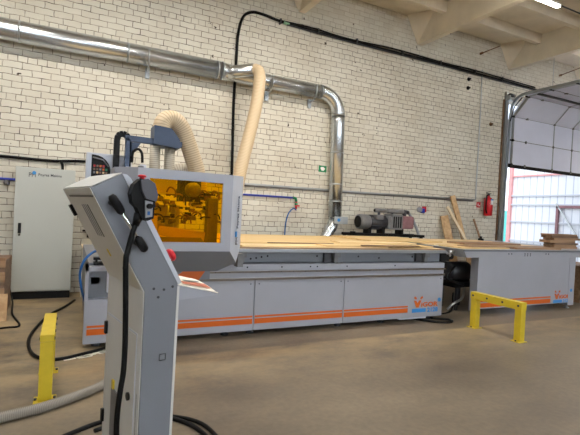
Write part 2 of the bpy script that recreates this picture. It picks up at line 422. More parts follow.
# ------------------------------------------------------------------ sectional door
dr = thing('door_1', None, None, (12.6, 8.0, 0), kind='structure')
def door_section(y0, z0, y1, z1):
    p0 = Vector((0, y0, z0)); p1 = Vector((0, y1, z1)); d = (p1 - p0); L_ = d.length; d.normalize()
    n = Vector((0, -d.z, d.y)); n = n if n.y < 0 or n.z < 0 else -n
    m = MB(); g = 0.006
    m.obox(Vector((12.62, 0, 0)) + (p0 + p1) / 2, (2.27, 0, 0), d * (L_ / 2 - g), n * 0.02, 0.004)
    for k in (0.25, 0.5, 0.75):   # shallow ribs of the panel
        m.obox(Vector((12.62, 0, 0)) + p0 + d * L_ * k + n * 0.02, (2.24, 0, 0), d * 0.004, n * 0.0025)
    pn = m.build('door_panel', M['door'], dr)
    s = MB(); s.obox(Vector((12.62, 0, 0)) + p0 + n * 0.022, (2.27, 0, 0), d * 0.007, n * 0.005)
    s.build('joint_strip', M['midgrey'], pn)
    for x in (10.95, 12.12, 12.97, 13.9):
        h = MB(); h.obox(Vector((x, 0, 0)) + p0 + n * 0.03, (0.022, 0, 0), d * 0.035, n * 0.010, 0.003); h.cyl(Vector((x - .05, 0, 0)) + p0 + n * .035, Vector((x + .05, 0, 0)) + p0 + n * .035, .012, 8)
        h.build('hinge', M['midgrey'], pn)
    r = MB(); r.cyl(Vector((10.3, 0, 0)) + p0 + n * .03, Vector((10.46, 0, 0)) + p0 + n * .03, .02, 12); r.box(10.38, 10.42, *(sorted((p0.y + n.y * .02 - .04, p0.y + n.y * .02 + .04))), p0.z - .03, p0.z + .03)
    r.build('roller', M['black'], pn)
    for x in (12.12, 12.97):
        s = MB(); s.obox(Vector((x, 0, 0)) + (p0 + p1) / 2 + n * 0.026, (0.014, 0, 0), d * (L_ / 2), n * 0.006); s.build('stile', M['galv_band'], pn)
    s = MB(); s.obox(Vector((10.4, 0, 0)) + (p0 + p1) / 2 + n * 0.024, (0.045, 0, 0), d * (L_ / 2 - .01), n * 0.006); s.build('end_cap', M['galv_band'], pn)
    return pn
path = [(8.02, 3.03), (8.02, 3.67), (8.02, 4.31), (7.6, 4.76), (6.97, 4.80), (6.33, 4.80), (5.69, 4.80), (5.05, 4.80)]
for a, b in zip(path[:-1], path[1:]): door_section(*a, *b)
MB().box(10.33, 14.9, 7.99, 8.05, 2.95, 3.03, .01).build('bottom_seal', M['black'], dr)
s = MB(); s.box(10.36, 14.88, 7.27, 7.33, 4.72, 4.775, .004); s.build('strut', M['darkgrey'], dr)
arc = [(10.22, 8.0, 0.02), (10.22, 8.0, 2.4), (10.28, 8.0, 4.3)] + [(10.3, 7.62 + .38 * math.cos(t), 4.42 + .38 * math.sin(t)) for t in [PI / 16 * k for k in range(0, 9)]] + [(10.3, 4.6, 4.8)]
def strip_path(m, pts, w, t):
    for p, q in zip(pts[:-1], pts[1:]):
        p, q = Vector(p), Vector(q); d = q - p; L_ = d.length; d.normalize(); n = Vector((0, -d.z, d.y))
        m.obox((p + q) / 2, (w / 2, 0, 0), d * (L_ / 2 + .004), n * t / 2)
t = MB(); strip_path(t, arc, .03, .07); t.build('track', M['galv_band'], dr)
t = MB(); strip_path(t, [(x, y - .02, z - .0) for x, y, z in [(10.235, 8.05, .02), (10.235, 8.05, 4.2)]], .05, .02); t.build('track_flange', M['machine_pale'], dr)
t = MB(); t.box(10.03, 10.07, 8.02, 8.05, 0.02, 4.7, .004); t.build('frame_post', M['rust'], dr)
t = MB(); t.box(10.08, 10.19, 7.99, 8.04, 0.02, 4.9, .004); t.box(10.1, 10.3, 7.9, 8.03, 4.68, 4.8, .01); t.build('frame_plate', M['galv_band'], dr)
t = MB(); t.tube([(10.26, 7.98, 4.15), (10.24, 7.86, 4.5), (10.3, 7.7, 4.72)], .015, 8); t.cyl((10.14, 7.94, 4.8), (10.3, 7.94, 4.8), .06, 14); t.build('cable_drum', M['darkgrey'], dr)
t = MB(); t.cyl((10.3, 5.2, 4.83), (10.3, 5.2, 5.95), .012, 8); t.cyl((10.3, 6.9, 4.83), (10.3, 6.9, 5.93), .006, 8); t.build('hanger', M['galv_band'], dr)

# ------------------------------------------------------------------ outside the door
struct('yard_ground', MB().box(-15, 60, WY + .38, 60, -0.25, -0.02), M['yard'])
fe = thing('yard_fence', 'white ribbed metal wall with faded red steel framing seen through the open roller door', 'fence', (16, 10.5, 0))
MB().box(16.0, 16.05, 8.6, 12.3, 0, 4.6).build('sheet', M['fence'], fe)
for z in (3.35, 2.57, 2.22, 1.55, 0.8):
    MB().box(15.93, 16.0, 8.6, 12.25, z - .03, z + .03, .005).build('rail', M['pinkred'] if z in (3.35,) else M['machine_pale'], fe)
for y in (12.2,): MB().box(15.9, 16.02, y - .07, y + .07, 0, 4.6, .005).build('post', M['pinkred'], fe)
g = MB(); g.box(15.88, 15.96, 10.15, 10.24, 0, 2.16); g.box(15.88, 15.96, 9.0, 10.24, 2.1, 2.2); g.build('gate_frame', M['maroon'], fe)
g = MB(); g.obox((15.9, 9.75, 1.55), (.02, 0, 0), Vector((0, -.5, -.72)), Vector((0, .02, -.014))); g.build('brace', M['galv_band'], fe)
tp = thing('shipping_container', 'turquoise ribbed container far out in the yard beyond the door', 'container', (27, 20.5, 0))
MB().box(25.2, 27.3, 20, 22.4, -.02, 2.25, .02).build('body', M['turq'], tp)
d = MB()
for k in range(4): d.box(25.5 + k * .5, 25.56 + k * .5, 19.96, 20.0, .25, 2.1)
d.build('door_bar', M['turq'], tp)

# ------------------------------------------------------------------ ducting
def bend(p, q, r, c0):  # helper not used for straight runs
    return []
dy = 7.85
du = thing('ventilation_duct', 'long round galvanised duct running along the brick wall and turning down', 'duct', (1.5, dy, 3.9))
m = MB(); m.tube([(-4.5, dy, 3.976), (2.36, dy, 3.976)], .158, 32); m.build('duct_section', M['galv'], du)
m = MB(); m.tube([(2.36, dy, 3.976), (2.5, dy, 3.966), (3.1, dy, 3.945), (4.45, dy, 3.94)], [.158, .15, .138, .135], 32); m.build('duct_section', M['galv'], du)
zc = 3.94; R_ = 0.44
el = [(4.45 + R_ * math.sin(t), dy, zc - R_ + R_ * math.cos(t)) for t in [PI / 2 * k / 14 for k in range(15)]]
m = MB(); m.tube(el, .137, 32); eo = m.build('elbow', M['galv'], du)
m = MB(); m.tube([(4.89, dy, 3.5), (4.89, dy, 3.4), (4.93, dy, 1.42)], .138, 32); m.build('down_pipe', M['galv'], du)
m = MB(); m.tube([(4.93, dy, 1.38), (4.86, dy, 1.2), (4.7, dy, .95), (4.6, dy, .2), (4.6, dy, 0.02)], .115, 24); m.build('lower_pipe', M['galv'], du)
def ring(p, ax, r, wd=.02):
    a = Vector(p) - Vector(ax) * wd; b = Vector(p) + Vector(ax) * wd
    return MB().cyl(a, b, r, 32).build('clamp_band', M['galv_band'], du)
for x in (-3.2, -2.3, -.77, .76): ring((x, dy, 3.976), (1, 0, 0), .163, .012)
for x in (2.28, 2.37): ring((x, dy, 3.976), (1, 0, 0), .164, .012)
for x, r in ((3.3, .14), (4.43, .141)): ring((x, dy, 3.941), (1, 0, 0), r, .012)
for z, x in ((3.52, 4.89), (2.75, 4.903), (2.1, 4.916), (1.75, 4.922)): ring((x, dy, z), (0, 0, 1), .144, .012)
for x in (-2.5, 1.07, 3.3, 4.25):
    b = MB(); z0 = 3.976 if x < 2 else 3.94
    b.tube([(x, 7.64, z0 + .06), (x, 7.66, z0 - .1), (x + .02, 7.78, z0 - .19), (x + .04, 8.05, z0 - .22)], .014, 8); b.box(x - .0, x + .07, 8.0, 8.05, z0 - .32, z0 - .14); b.build('wall_bracket', M['galv_band'], du)
m = MB(); m.tube([(2.42, 7.86, 3.95), (2.6, 7.74, 3.975), (2.88, 7.56, 4.02)], [.135, .115, .108], 28); m.build('branch_pipe', M['galv'], du)
m = MB(); m.box(4.83, 5.15, 7.69, 7.72, 1.29, 1.44, .006); g = m.build('blast_gate', M['galv_band'], du)
MB().cyl((4.93, 7.685, 1.37), (4.93, 7.69, 1.37), .035, 18).build('round_sticker', M['blue'], g)

h = MB(); h.tube(spline([(2.86, 7.58, 4.015), (2.93, 7.5, 3.99), (2.945, 7.44, 3.87), (2.92, 7.38, 3.7), (2.842, 7.3, 3.25), (2.653, 7.15, 2.566), (2.517, 7.05, 2.06), (2.45, 7.0, 1.6)]), [.1] * 3 + [.108] * 54, 20)
tag(h.build('dust_hose', M['hose'], None), 'long beige flexible hose hanging from the duct down behind the amber window', 'hose')

# ------------------------------------------------------------------ cables and pipes on the wall
def run(name, pts, r, m, label, cat, n=8, k=6, group=None):
    return tag(MB().tube(spline(pts, k), r, n).build(name, m), label, cat, group)
wy = 8.02
bc = thing('cable_bundle', 'thick bundle of black cables rising up the brick wall and running under the ceiling', 'cable', (2.7, wy, 1.9))
MB().tube(spline([(2.715, wy, 1.95), (2.70, wy, 2.6), (2.68, wy, 3.4), (2.69, wy, 4.3), (2.70, wy, 4.75), (2.78, wy, 5.1), (2.95, wy, 5.24), (3.2, wy, 5.25), (3.7, wy, 5.2), (5.1, wy, 5.18), (7.8, wy, 5.19), (10.0, wy, 5.17), (11.4, wy, 5.15), (15.0, wy, 5.15)]), .026, 10).build('cable', M['rubber'], bc)
MB().tube(spline([(3.5, wy - .02, 5.21), (4.3, wy - .02, 5.23), (5.1, wy - .02, 5.2), (6.4, wy - .02, 5.24), (7.8, wy - .02, 5.22), (9.0, wy - .02, 5.23), (11.2, wy - .02, 5.2)]), .018, 8).build('cable', M['rubber'], bc)
MB().tube(spline([(3.7, wy - .01, 5.17), (5.1, wy - .01, 5.15), (7.8, wy - .01, 5.15), (10, wy - .01, 5.13), (14, wy - .01, 5.1)]), .014, 8).build('cable', M['darkgrey'], bc)
MB().tube(spline([(2.71, wy, 2.15), (2.66, wy - .02, 2.12), (2.5, wy - .04, 2.05), (2.35, wy - .04, 2.03)]), .01, 8).build('cable', M['rubber'], bc)
for x in (3.55, 4.4, 5.35, 6.6, 7.75, 8.9, 9.9): MB().box(x - .012, x + .012, wy - .045, 8.05, 5.15, 5.25).build('cable_clip', M['darkgrey'], bc)
MB().tube([(3.62, wy, 5.21), (3.74, wy, 5.2)], .036, 10).build('tie', mat('pale_green_tape', (150, 196, 160), .6), bc)
run('wall_cable', [(-4.5, wy, 2.09), (-2, wy, 2.10), (-1, wy, 2.115), (-.3, wy, 2.105), (.12, wy, 2.14), (.5, wy, 2.13), (.9, wy, 2.1)], .022, M['rubber'], 'black cable fixed along the brick wall above the tall grey cabinet', 'cable')
run('wall_cable', [(-.16, wy - .02, 2.12), (-.13, wy - .05, 2.05), (-.12, 7.85, 1.96)], .02, M['rubber'], 'short black cable dropping from the wall cable into the cabinet top', 'cable')
cd = MB(); cd.tube([(2.3, wy, 1.965), (2.95, wy, 1.975), (6, wy, 1.985), (9.13, wy, 2.02)], .022, 8); cd.tube(spline([(9.13, wy, 2.02), (9.2, wy, 2.05), (9.19, wy, 2.3), (9.19, wy, 4.3), (9.17, wy, 5.3)], 4), .014, 8)
tag(cd.build('grey_conduit', M['galv_band']), 'thin grey conduit along the wall turning up beside the fire extinguisher', 'conduit')
cv = MB(); cv.tube([(2.5, wy, 1.94), (9.1, wy, 1.985)], .012, 8)
tag(cv.build('thin_pipe', M['midgrey']), 'thin grey line clipped directly below the horizontal conduit', 'pipe')
bp = thing('air_pipe', 'blue plastic air pipe on the wall ending in a valve above the wooden sheets', 'pipe', (1.5, wy, 1.77))
MB().tube([(-4.5, wy, 1.77), (4.02, wy, 1.775)], .02, 10).build('pipe', M['bluepipe'], bp)
MB().tube([(4.02, wy, 1.775), (4.09, wy, 1.77), (4.1, wy - .01, 1.7)], .026, 10).build('elbow_fitting', M['green'], bp)
v = MB(); v.cyl((4.1, wy - .01, 1.7), (4.1, wy - .01, 1.55), .02, 10); v.box(4.07, 4.16, wy - .05, wy - .03, 1.6, 1.63); v.build('valve', M['red'], bp)
MB().cyl((4.1, wy - .01, 1.67), (4.1, wy - .01, 1.63), .03, 10).build('valve_collar', M['green'], bp)
MB().tube(spline([(4.1, wy - .02, 1.53), (4.02, wy - .05, 1.56), (3.9, wy - .08, 1.45), (3.84, wy - .1, 1.25), (3.82, wy - .12, .95), (3.8, wy - .12, .5)]), .013, 8).build('outlet_hose', M['airhose'], bp)
MB().tube([(-.9, wy, 1.72), (-.85, wy - .02, 1.72)], .04, 8).build('pipe_clip', M['midgrey'], bp)

es = MB().box(4.60, 4.78, 8.035, 8.05, 2.35, 2.48).build('exit_sign', M['green'])
tag(es, 'small green emergency sign with a white mark beside the vertical duct', 'sign')
x = MB(); x.poly([(4.63, 8.033, 2.435), (4.66, 8.033, 2.38), (4.71, 8.033, 2.375), (4.75, 8.033, 2.42), (4.71, 8.033, 2.455), (4.66, 8.033, 2.455)], [(0, 1, 2, 3, 4, 5)]); x.build('white_mark', M['white'], es)
fs = MB().box(9.27, 9.4, 8.035, 8.05, 1.84, 1.97).build('fire_sign', M['red'])
tag(fs, 'small square red fire sign on the brick wall left of the extinguisher', 'sign')
y = MB(); y.box(9.3, 9.32, 8.03, 8.036, 1.87, 1.94); y.box(9.34, 9.375, 8.03, 8.036, 1.87, 1.9); y.build('white_mark', M['white'], fs)
so = thing('wall_socket', 'round pale wall socket with a red and blue face on the bricks', 'socket', (7.45, 8.03, 1.69))
MB().cyl((7.36, 8.05, 1.69), (7.36, 7.98, 1.69), .06, 18).build('housing', M['skin_grey'], so)
MB().box(7.46, 7.55, 7.99, 8.05, 1.64, 1.77, .01).build('red_plate', M['red'], so)
MB().box(7.42, 7.5, 7.98, 8.05, 1.62, 1.72, .01).build('blue_plate', M['bluepipe'], so)

fx = thing('fire_extinguisher', 'red fire extinguisher with black hose hanging on the brick wall', 'fire extinguisher', (9.58, 7.95, 1.66))
MB().lathe((9.56, 7.93, 1.64), [(.085, 0), (.105, .02), (.107, .37), (.09, .44), (.03, .48), (.025, .52)]).build('cylinder', M['red'], fx)
m = MB(); m.cyl((9.58, 7.94, 2.15), (9.58, 7.94, 2.2), .025, 10); m.box(9.5, 9.64, 7.92, 7.96, 2.2, 2.215); m.obox((9.56, 7.94, 2.25), (.08, 0, .02), (0, .012, 0), (0, 0, .006)); m.build('valve_handle', M['darkgrey'], fx)
MB().tube(spline([(9.55, 7.92, 2.17), (9.46, 7.9, 2.15), (9.42, 7.88, 2.0), (9.42, 7.88, 1.8), (9.46, 7.88, 1.7)]), .018, 8).build('hose', M['rubber'], fx)
MB().box(9.54, 9.62, 7.93, 8.05, 2.05, 2.1).build('wall_bracket', M['darkgrey'], fx)
MB().box(9.52, 9.59, 7.815, 7.83, 1.92, 2.03).build('label_sticker', M['white'], fx)
MB().box(9.52, 9.6, 7.815, 7.83, 2.03, 2.06).build('label_band', M['blue'], fx)

for i, (xx, zz, lb) in enumerate([(8.75, 5.0, 'upper small dark anchor bolt in the bricks left of the conduit'), (8.74, 4.78, 'lower small dark anchor bolt in the bricks left of the conduit'), (9.62, 4.0, 'rusty anchor plate on the bricks near the roller door')]):
    m = MB(); m.lathe((xx, 8.05, zz), [(.05, 0), (.045, -.02), (.02, -.03), (.02, -.07)], 10, 'Y')
    tag(m.build('anchor_bolt', M['black' if i < 2 else 'rust']), lb, 'bolt')
for (p, q, lb) in (((9.107, 8.03, 5.705), (9.254, 7.6, 5.79), 'thin dark rod sticking out of the wall under the ceiling, left of the rib'), ((12.284, 8.03, 5.726), (12.477, 7.6, 5.86), 'thin dark rod sticking out of the wall above the roller door')):
    m = MB(); m.cyl(p, q, .012, 8); m.cyl((p[0], 8.05, p[2]), (p[0], 7.98, p[2]), .03, 8); tag(m.build('metal_rod', M['rust']), lb, 'rod')

# ------------------------------------------------------------------ ceiling lamp
lp = thing('ceiling_lamp', 'long white tube lamp lit below the whitewashed ceiling ribs', 'lamp', (7.3, 5.2, 5.5))
MB().box(6.3, 7.83, 5.16, 5.24, 5.47, 5.5, .005).build('housing', M['white'], lp)
MB().box(6.35, 7.80, 5.165, 5.235, 5.435, 5.47, .012).build('diffuser', M['tube'], lp)
MB().tube([(7.83, 5.2, 5.49), (10.12, 5.2, 5.47), (13.3, 5.2, 5.49)], .012, 8).build('supply_cable', M['darkgrey'], lp)

# ------------------------------------------------------------------ electrical cabinet
ca = thing('electrical_cabinet', 'tall light grey electrical cabinet on a black plinth against the brick wall', 'cabinet', (-.32, 7.8, 0))
MB().box(-.725, .06, 7.59, 7.98, .11, 1.955, .006).build('body', M['cabinet'], ca)
MB().box(-.715, .05, 7.6, 7.97, 0, .11).build('plinth', M['black'], ca)
cdr = MB().box(-.72, .055, 7.567, 7.588, .125, 1.945, .005).build('door', M['cabinet'], ca)
hm = MB(); hm.box(-.665, -.625, 7.545, 7.568, .98, 1.13, .008); hm.cyl((-.645, 7.568, .955), (-.645, 7.55, .955), .012, 10)
hm.build('handle', M['black'], cdr)
text_obj('Poyraz Makina', .053, (-.435, 7.5655, 1.835), (1, 0, 0), (0, 0, 1), M['darkgrey'], cdr, bold=.001)
text_obj('PM', .095, (-.56, 7.5655, 1.81), (1, 0, 0), (0, 0, 1), M['darkgrey'], cdr, 'logo_letters', sx=.8)
MB().cyl((-.487, 7.5655, 1.875), (-.487, 7.562, 1.875), .026, 20).build('logo_disc', M['blue'], cdr)
bb = thing('metal_box', 'low beige metal box between the grey cabinet and the machine', 'box', (.36, 7.8, 0))
MB().box(.2, .55, 7.58, 7.98, 0, .77, .004).build('body', M['beige'], bb)
MB().box(.19, .56, 7.57, 7.99, .77, .795, .003).build('lid', M['pale_plank'], bb)
wb = MB(); wb.box(.27, .30, 7.96, 8.05, .9, 1.2, .004); wb.box(.2, .3, 7.93, 8.0, 1.0, 1.03)
tag(wb.build('wall_clamp', M['black']), 'small black clamp on the bricks right of the tall cabinet', 'clamp')
cr = thing('wooden_crate', 'brown wooden crate at the left edge beside the tall cabinet', 'crate', (-1.1, 6.8, 0))
MB().box(-1.5, -.69, 6.45, 7.2, 0.0, .70, .004).build('body', M['darkboard'], cr)
for z in (.05, .25, .45, .63): MB().box(-1.51, -.68, 6.43, 6.45, z, z + .12, .002).build('slat', M['brownboard'], cr)
tag(MB().obox((-.96, 6.3, .165), (.33, 0, 0), (0, .03, .16), (0, .012, -.002), .002).build('wooden_board', M['plank']), 'short raw board leaning on the wooden crate', 'board')

# ------------------------------------------------------------------ floor clutter
run('floor_cable', [(-.75, 7.6, .2), (-.66, 7.2, .05), (-.6, 6.6, .012), (-.47, 6.0, .012), (-.6, 5.93, .012), (-.9, 5.85, .012), (-1.5, 5.7, .012)], .011, M['rubber'], 'thin black cable on the floor in front of the tall cabinet', 'cable')
run('floor_cable', [(.12, 7.3, .018), (0, 6.9, .018), (-.17, 6.45, .018), (-.28, 5.9, .018), (-.33, 5.4, .018), (-.29, 4.95, .018), (-.19, 4.69, .018), (-.03, 4.61, .018), (.2, 4.72, .018), (.41, 4.87, .018), (.7, 5.3, .018)], .016, M['rubber'], 'black cable looping on the floor behind the left yellow barrier', 'cable')
run('floor_hose', [(-2.2, 2.7, .036), (-1.2, 3.15, .036), (-.36, 3.44, .036), (-.07, 3.545, .036), (.31, 3.82, .036), (.62, 4.25, .036), (.8, 5.1, .036)], .036, M['grey_hose'], 'grey corrugated hose crossing the floor towards the machine', 'hose', 14, 12)
run('floor_cable', [(-.1, 3.0, .012), (.07, 3.12, .012), (.27, 3.22, .012), (.5, 3.24, .012), (.7, 3.1, .012), (.83, 2.88, .012), (.85, 2.6, .012), (.7, 2.35, .012)], .015, M['rubber'], 'black cable coming out on both sides behind the console foot', 'cable')
run('floor_cable', [(.2, 3.1, .012), (.45, 3.2, .012), (.68, 3.14, .014), (.87, 2.95, .014), (.93, 2.6, .014)], .014, M['rubber'], 'second black cable beside the first behind the console foot', 'cable')
dust = MB()
random.seed(3)
for k in range(16):
    x0 = .05 + random.random() * .5; y0 = 4.55 + (x0) * .5 + random.random() * .05
    dust.obox((x0, y0, .004), (.05, .02, 0), (-.006, .012, 0), (0, 0, .003))
tag(dust.build('wood_shavings', M['paper']), 'pale scraps and shavings on the floor by the left end of the machine', 'shavings', kind='stuff')
run('floor_cable', [(4.45, 5.2, .015), (4.75, 4.78, .015), (5.0, 4.68, .015), (5.1, 4.8, .015), (4.9, 4.95, .015), (5.1, 5.1, .015), (5.6, 5.25, .02), (5.9, 5.5, .25)], .016, M['rubber'], 'black cable coiled on the floor between the machine and the outfeed table', 'cable')

# ------------------------------------------------------------------ yellow barriers
def barrier(x0, x1, y0, y1, label):
    t = thing('safety_barrier', label, 'barrier', ((x0 + x1) / 2, (y0 + y1) / 2, 0), 'yellow safety barriers')
    for ya in (y0, y1 - .09):
        p = MB().box(x0, x1, ya, ya + .09, 0.008, .448, .004).build('post', M['yellow'], t)
        MB().box(x0 - .03, x1 + .03, ya - .02, ya + .11, 0, .008).build('foot_plate', M['yellow'], p)
        b = MB()
        for s in (x0 - .018, x1 + .018): b.cyl((s, ya + .045, .008), (s, ya + .045, .022), .01, 8)
        b.build('anchor_bolt', M['darkgrey'], p)
    rl = MB().box(x0 - .002, x1 + .002, y0 - .003, y1 + .003, .45, .5, .005).build('top_rail', M['yellow'], t)
    for sx in (x0 - .004, x1 + .004):
        b = MB()
        for ya in (y0 + .045, y0 + .25, y1 - .25, y1 - .045): b.cyl((sx - .004, ya, .462), (sx + .004, ya, .462), .012, 10)
        b.build('bolts', M['darkgrey'], rl)
    return t
barrier(-.155, -.065, 3.69, 4.40, 'yellow steel barrier on the floor left of the grey console')
t = thing('safety_barrier', 'yellow steel barrier standing in front of the outfeed table', 'barrier', (5.15, 4.05, 0), 'yellow safety barriers')
for ya in (3.66, 4.35):
    p = MB().box(5.112, 5.2, ya, ya + .09, 0.008, .405, .004).build('post', M['yellow'], t)
    MB().box(5.08, 5.23, ya - .02, ya + .11, 0, .008).build('foot_plate', M['yellow'], p)
    b = MB()
    for s in (5.093, 5.218): b.cyl((s, ya + .045, .008), (s, ya + .045, .022), .01, 8)
    b.build('anchor_bolt', M['darkgrey'], p)
rl = MB().box(5.105, 5.202, 3.655, 4.445, .402, .5, .005).build('top_rail', M['yellow'], t)
for ya in (3.70, 3.93, 4.17, 4.40): MB().cyl((5.106, ya, .455), (5.098, ya, .455), .014, 10).build('bolt', M['darkgrey'], rl)

# ------------------------------------------------------------------ CNC machine
cn = thing('cnc_router', 'long blue grey cutting machine with orange stripes and a wooden bed', 'machine', (2.6, 6.0, 0))
FY = 4.9
body = MB()
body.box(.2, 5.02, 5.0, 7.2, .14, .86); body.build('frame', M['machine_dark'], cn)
def stripe(pn, x0, x1, zs=((.138, .2), (.214, .236))):
    for a, b in zs: MB().box(x0, x1, FY - .0025, FY + .001, a, b).build('stripe', M['orange'], pn)
pan = [(.78, 2.008), (2.016, 3.276), (3.284, 5.035)]
for i, (a, b) in enumerate(pan):
    p = MB().box(a, b, FY, FY + .1, .06, .66, .004).build('side_panel', M['machine'], cn)
    stripe(p, a + .01, b - .01 if i < 2 else 4.38)
    s = MB()
    for x in (a + .05, b - .05): s.cyl((x, FY + .001, .615), (x, FY - .003, .615), .008, 8)
    s.build('screws', M['darkgrey'], p)
    lp3 = p
p0 = MB().box(.17, .774, FY, FY + .1, .05, .50, .004).build('side_panel', M['machine'], cn)
stripe(p0, .2, .77)
f = MB(); f.box(.17, .2, FY, FY + .25, .5, .84); f.box(.17, .774, FY, FY + .25, .79, .84); f.box(.5, .774, FY, FY + .1, .5, .79); f.box(.2, .5, FY + .2, FY + .25, .5, .79)
f.build('end_frame', M['machine'], cn)
m = MB(); m.box(.22, .31, FY + .1, FY + .2, .64, .72, .004); m.build('terminal_block', M['black'], cn)
m = MB(); m.box(.37, .42, FY - .06, FY + .02, .58, .84, .004); m.build('bracket_box', M['machine_pale'], cn)
m = MB(); m.box(.24, .42, FY + .05, FY + .15, .845, .875); m.box(.24, .40, FY + .05, FY + .13, .9, .925); m.box(.26, .28, FY + .06, FY + .12, .87, .91); m.box(.36, .38, FY + .06, FY + .12, .87, .91)
m.tube([(.34, FY + .1, .93), (.4, FY + .1, 1.0), (.36, FY + .12, 1.06)], .015, 8); m.build('clamp', M['black'], cn)
# front bed structure
MB().box(.75, 5.035, FY - .01, FY + .09, .775, .848, .004).build('upper_ledge', M['machine'], cn)
MB().box(.75, 5.035, FY + .0, FY + .09, .66, .775).build('rail_beam', M['machine'], cn)
MB().box(.75, 5.035, FY - .035, FY, .752, .772, .003).build('linear_rail', M['railsteel'], cn)
r2 = MB().box(.75, 5.035, FY - .03, FY, .662, .690, .003).build('gear_rack', M['railsteel'], cn)
hl = MB()
for k in range(26): hl.cyl((.85 + k * .165, FY - .036, .762), (.85 + k * .165, FY - .034, .762), .006, 6)
hl.build('rail_screws', M['darkgrey'], cn)
MB().box(.75, 5.035, FY + .1, FY + .2, .848, .99).build('bed_beam', M['machine_dark'], cn)
hl = MB()
for x in (1.98, 2.05, 2.12, 2.2, 2.9, 3.55, 3.9, 4.5):
    hl.cyl((x, FY + .101, .92 + .02 * math.sin(x * 9)), (x, FY + .097, .92 + .02 * math.sin(x * 9)), .012, 8)
for x in (1.9, 2.35, 2.75, 2.85, 3.3, 4.1): hl.cyl((x, FY - .009, .815), (x, FY - .013, .815), .01, 8)
hl.build('bolt_holes', M['black'], cn)
for x in (1.80, 3.11, 4.66):
    b = MB(); b.box(x, x + .09, FY + .0, FY + .1, .93, .99, .003); b.box(x + .015, x + .075, FY + .03, FY + .1, .85, .93, .003); bo = b.build('roller_bracket', M['midgrey'], cn)
    MB().box(x - .12, x - .01, FY + .06, FY + .1, .86, .98).build('cylinder_block', M['darkgrey'], bo)
MB().box(.75, 5.04, FY - .03, FY + .12, .992, 1.034, .004).build('table_edge', M['silver'], cn)
MB().box(.76, 5.04, FY + .0, 7.32, 1.034, 1.052, .002).build('bed_board', M['mdf'], cn)
for x in (.3, 1.7, 2.02, 3.28, 4.0, 4.9):
    p = MB(); p.lathe((x, FY + .12, 0), [(.05, 0), (.05, .015), (.018, .03), (.018, .145)], 14); p.build('levelling_foot', M['darkgrey'], cn)
m = MB(); m.box(4.25, 4.75, FY + .02, FY + .06, .035, .06); m.build('cable_tray', M['machine_pale'], cn)
MB().box(.765, 5.04, FY - .004, FY, 1.036, 1.052).build('board_edge', M['brownboard'], cn)
# logo on the last panel
def brand(pn, x, z, s, y=FY):
    q = MB(); q.prism([(x + a * s, y - .0035, z + b * s) for a, b in ((-.012, .10), (.03, .10), (.058, .06), (.086, .10), (.128, .10), (.082, -.004), (.034, -.004))], (0, .004, 0)); q.build('logo_letter', M['orange'], pn)
    text_obj('iGOR', .092 * s, (x + .125 * s, y - .002, z + .005), (1, 0, 0), (0, 0, 1), M['orange'], pn, 'logo_letters', bold=.003, sx=1.45)
    for dx, a in ((.0, 0.6), (.115, -0.6)):
        d = MB(); d.obox((x + dx * s + .015, y - .002, z + .135 * s), (.024 * s * math.cos(a), 0, -.024 * s * math.sin(a)), (.014 * s * math.sin(a), 0, .016 * s * math.cos(a)), (0, .0015, 0)); d.build('logo_drop', M['orange'], pn)
    MB().box(x - .04 * s, x + .22 * s, y - .0025, y + .001, z - .075 * s, z - .02 * s).build('logo_bar', M['blue'], pn)
    text_obj('2128', .085 * s, (x + .25 * s, y - .002, z - .075 * s), (1, 0, 0), (0, 0, 1), M['blue'], pn, 'model_number', bold=.003, sx=1.2)
brand(lp3, 4.50, .205, 1.0)
o_ = MB().cyl((4.975, FY - .004, .30), (4.975, FY + .0, .30), .03, 18).build('round_sticker', M['blue'], lp3)
# right end plate with motor clutter
m = MB(); m.box(5.036, 5.06, 4.95, 7.1, .1, .85, .003); m.build('end_plate', M['machine_dark'], cn)
m = MB(); m.box(5.04, 5.22, 4.98, 5.2, .86, .98, .01); m.cyl((5.22, 5.09, .92), (5.38, 5.09, .92), .045, 16); m.box(5.06, 5.16, 4.95, 5.25, .72, .86, .01)
m.build('end_motor', M['black'], cn)
m = MB(); m.cyl((5.22, 5.0, 1.0), (5.32, 5.0, 1.0), .03, 12); m.obox((5.2, 5.0, .97), (.05, 0, -.02), (0, .02, 0), (.004, 0, .02)); m.build('sensor', M['steel'], cn)
mo = thing('drive_motor', 'dark cylindrical motor unit in the gap between machine and outfeed table', 'motor', (5.75, 5.45, 0))
MB().lathe((5.72, 5.5, .62), [(.14, 0), (.17, .02), (.17, .42), (.14, .46), (.05, .48)], 24, 'X').build('motor_body', M['darkgrey'], mo)
m = MB(); m.box(5.70, 6.3, 5.3, 5.7, .38, .46, .01); m.box(5.3, 5.72, 5.33, 5.4, .46, .52); m.box(5.3, 5.36, 5.33, 5.4, .46, .75); m.build('bracket', M['black'], mo)
for x_ in (5.80, 6.2):
    for y_ in (5.34, 5.66): MB().box(x_ - .02, x_ + .02, y_ - .02, y_ + .02, 0, .38).build('leg', M['darkgrey'], mo)
MB().tube(spline([(5.75, 5.36, .72), (5.6, 5.3, .66), (5.52, 5.3, .55), (5.6, 5.25, .5), (5.8, 5.2, .45)]), .022, 8).build('cable', M['rubber'], mo)
MB().tube(spline([(5.95, 5.35, .42), (5.92, 5.3, .3), (5.86, 5.28, .2), (5.7, 5.3, .12), (5.62, 5.35, .02)]), .02, 8).build('pipe', M['steel'], mo)
MB().lathe((6.22, 5.34, .46), [(.035, 0), (.04, .16), (.02, .2)], 12).build('red_cap', M['red'], mo)

# air hose on the left end
run('air_hose', [(.33, 5.1, .97), (.25, 5.02, .98), (.16, 4.98, .9), (.12, 4.98, .76), (.14, 5.0, .6), (.18, 5.1, .45)], .013, M['airhose'], 'blue air hose arching over the left end of the machine', 'hose')

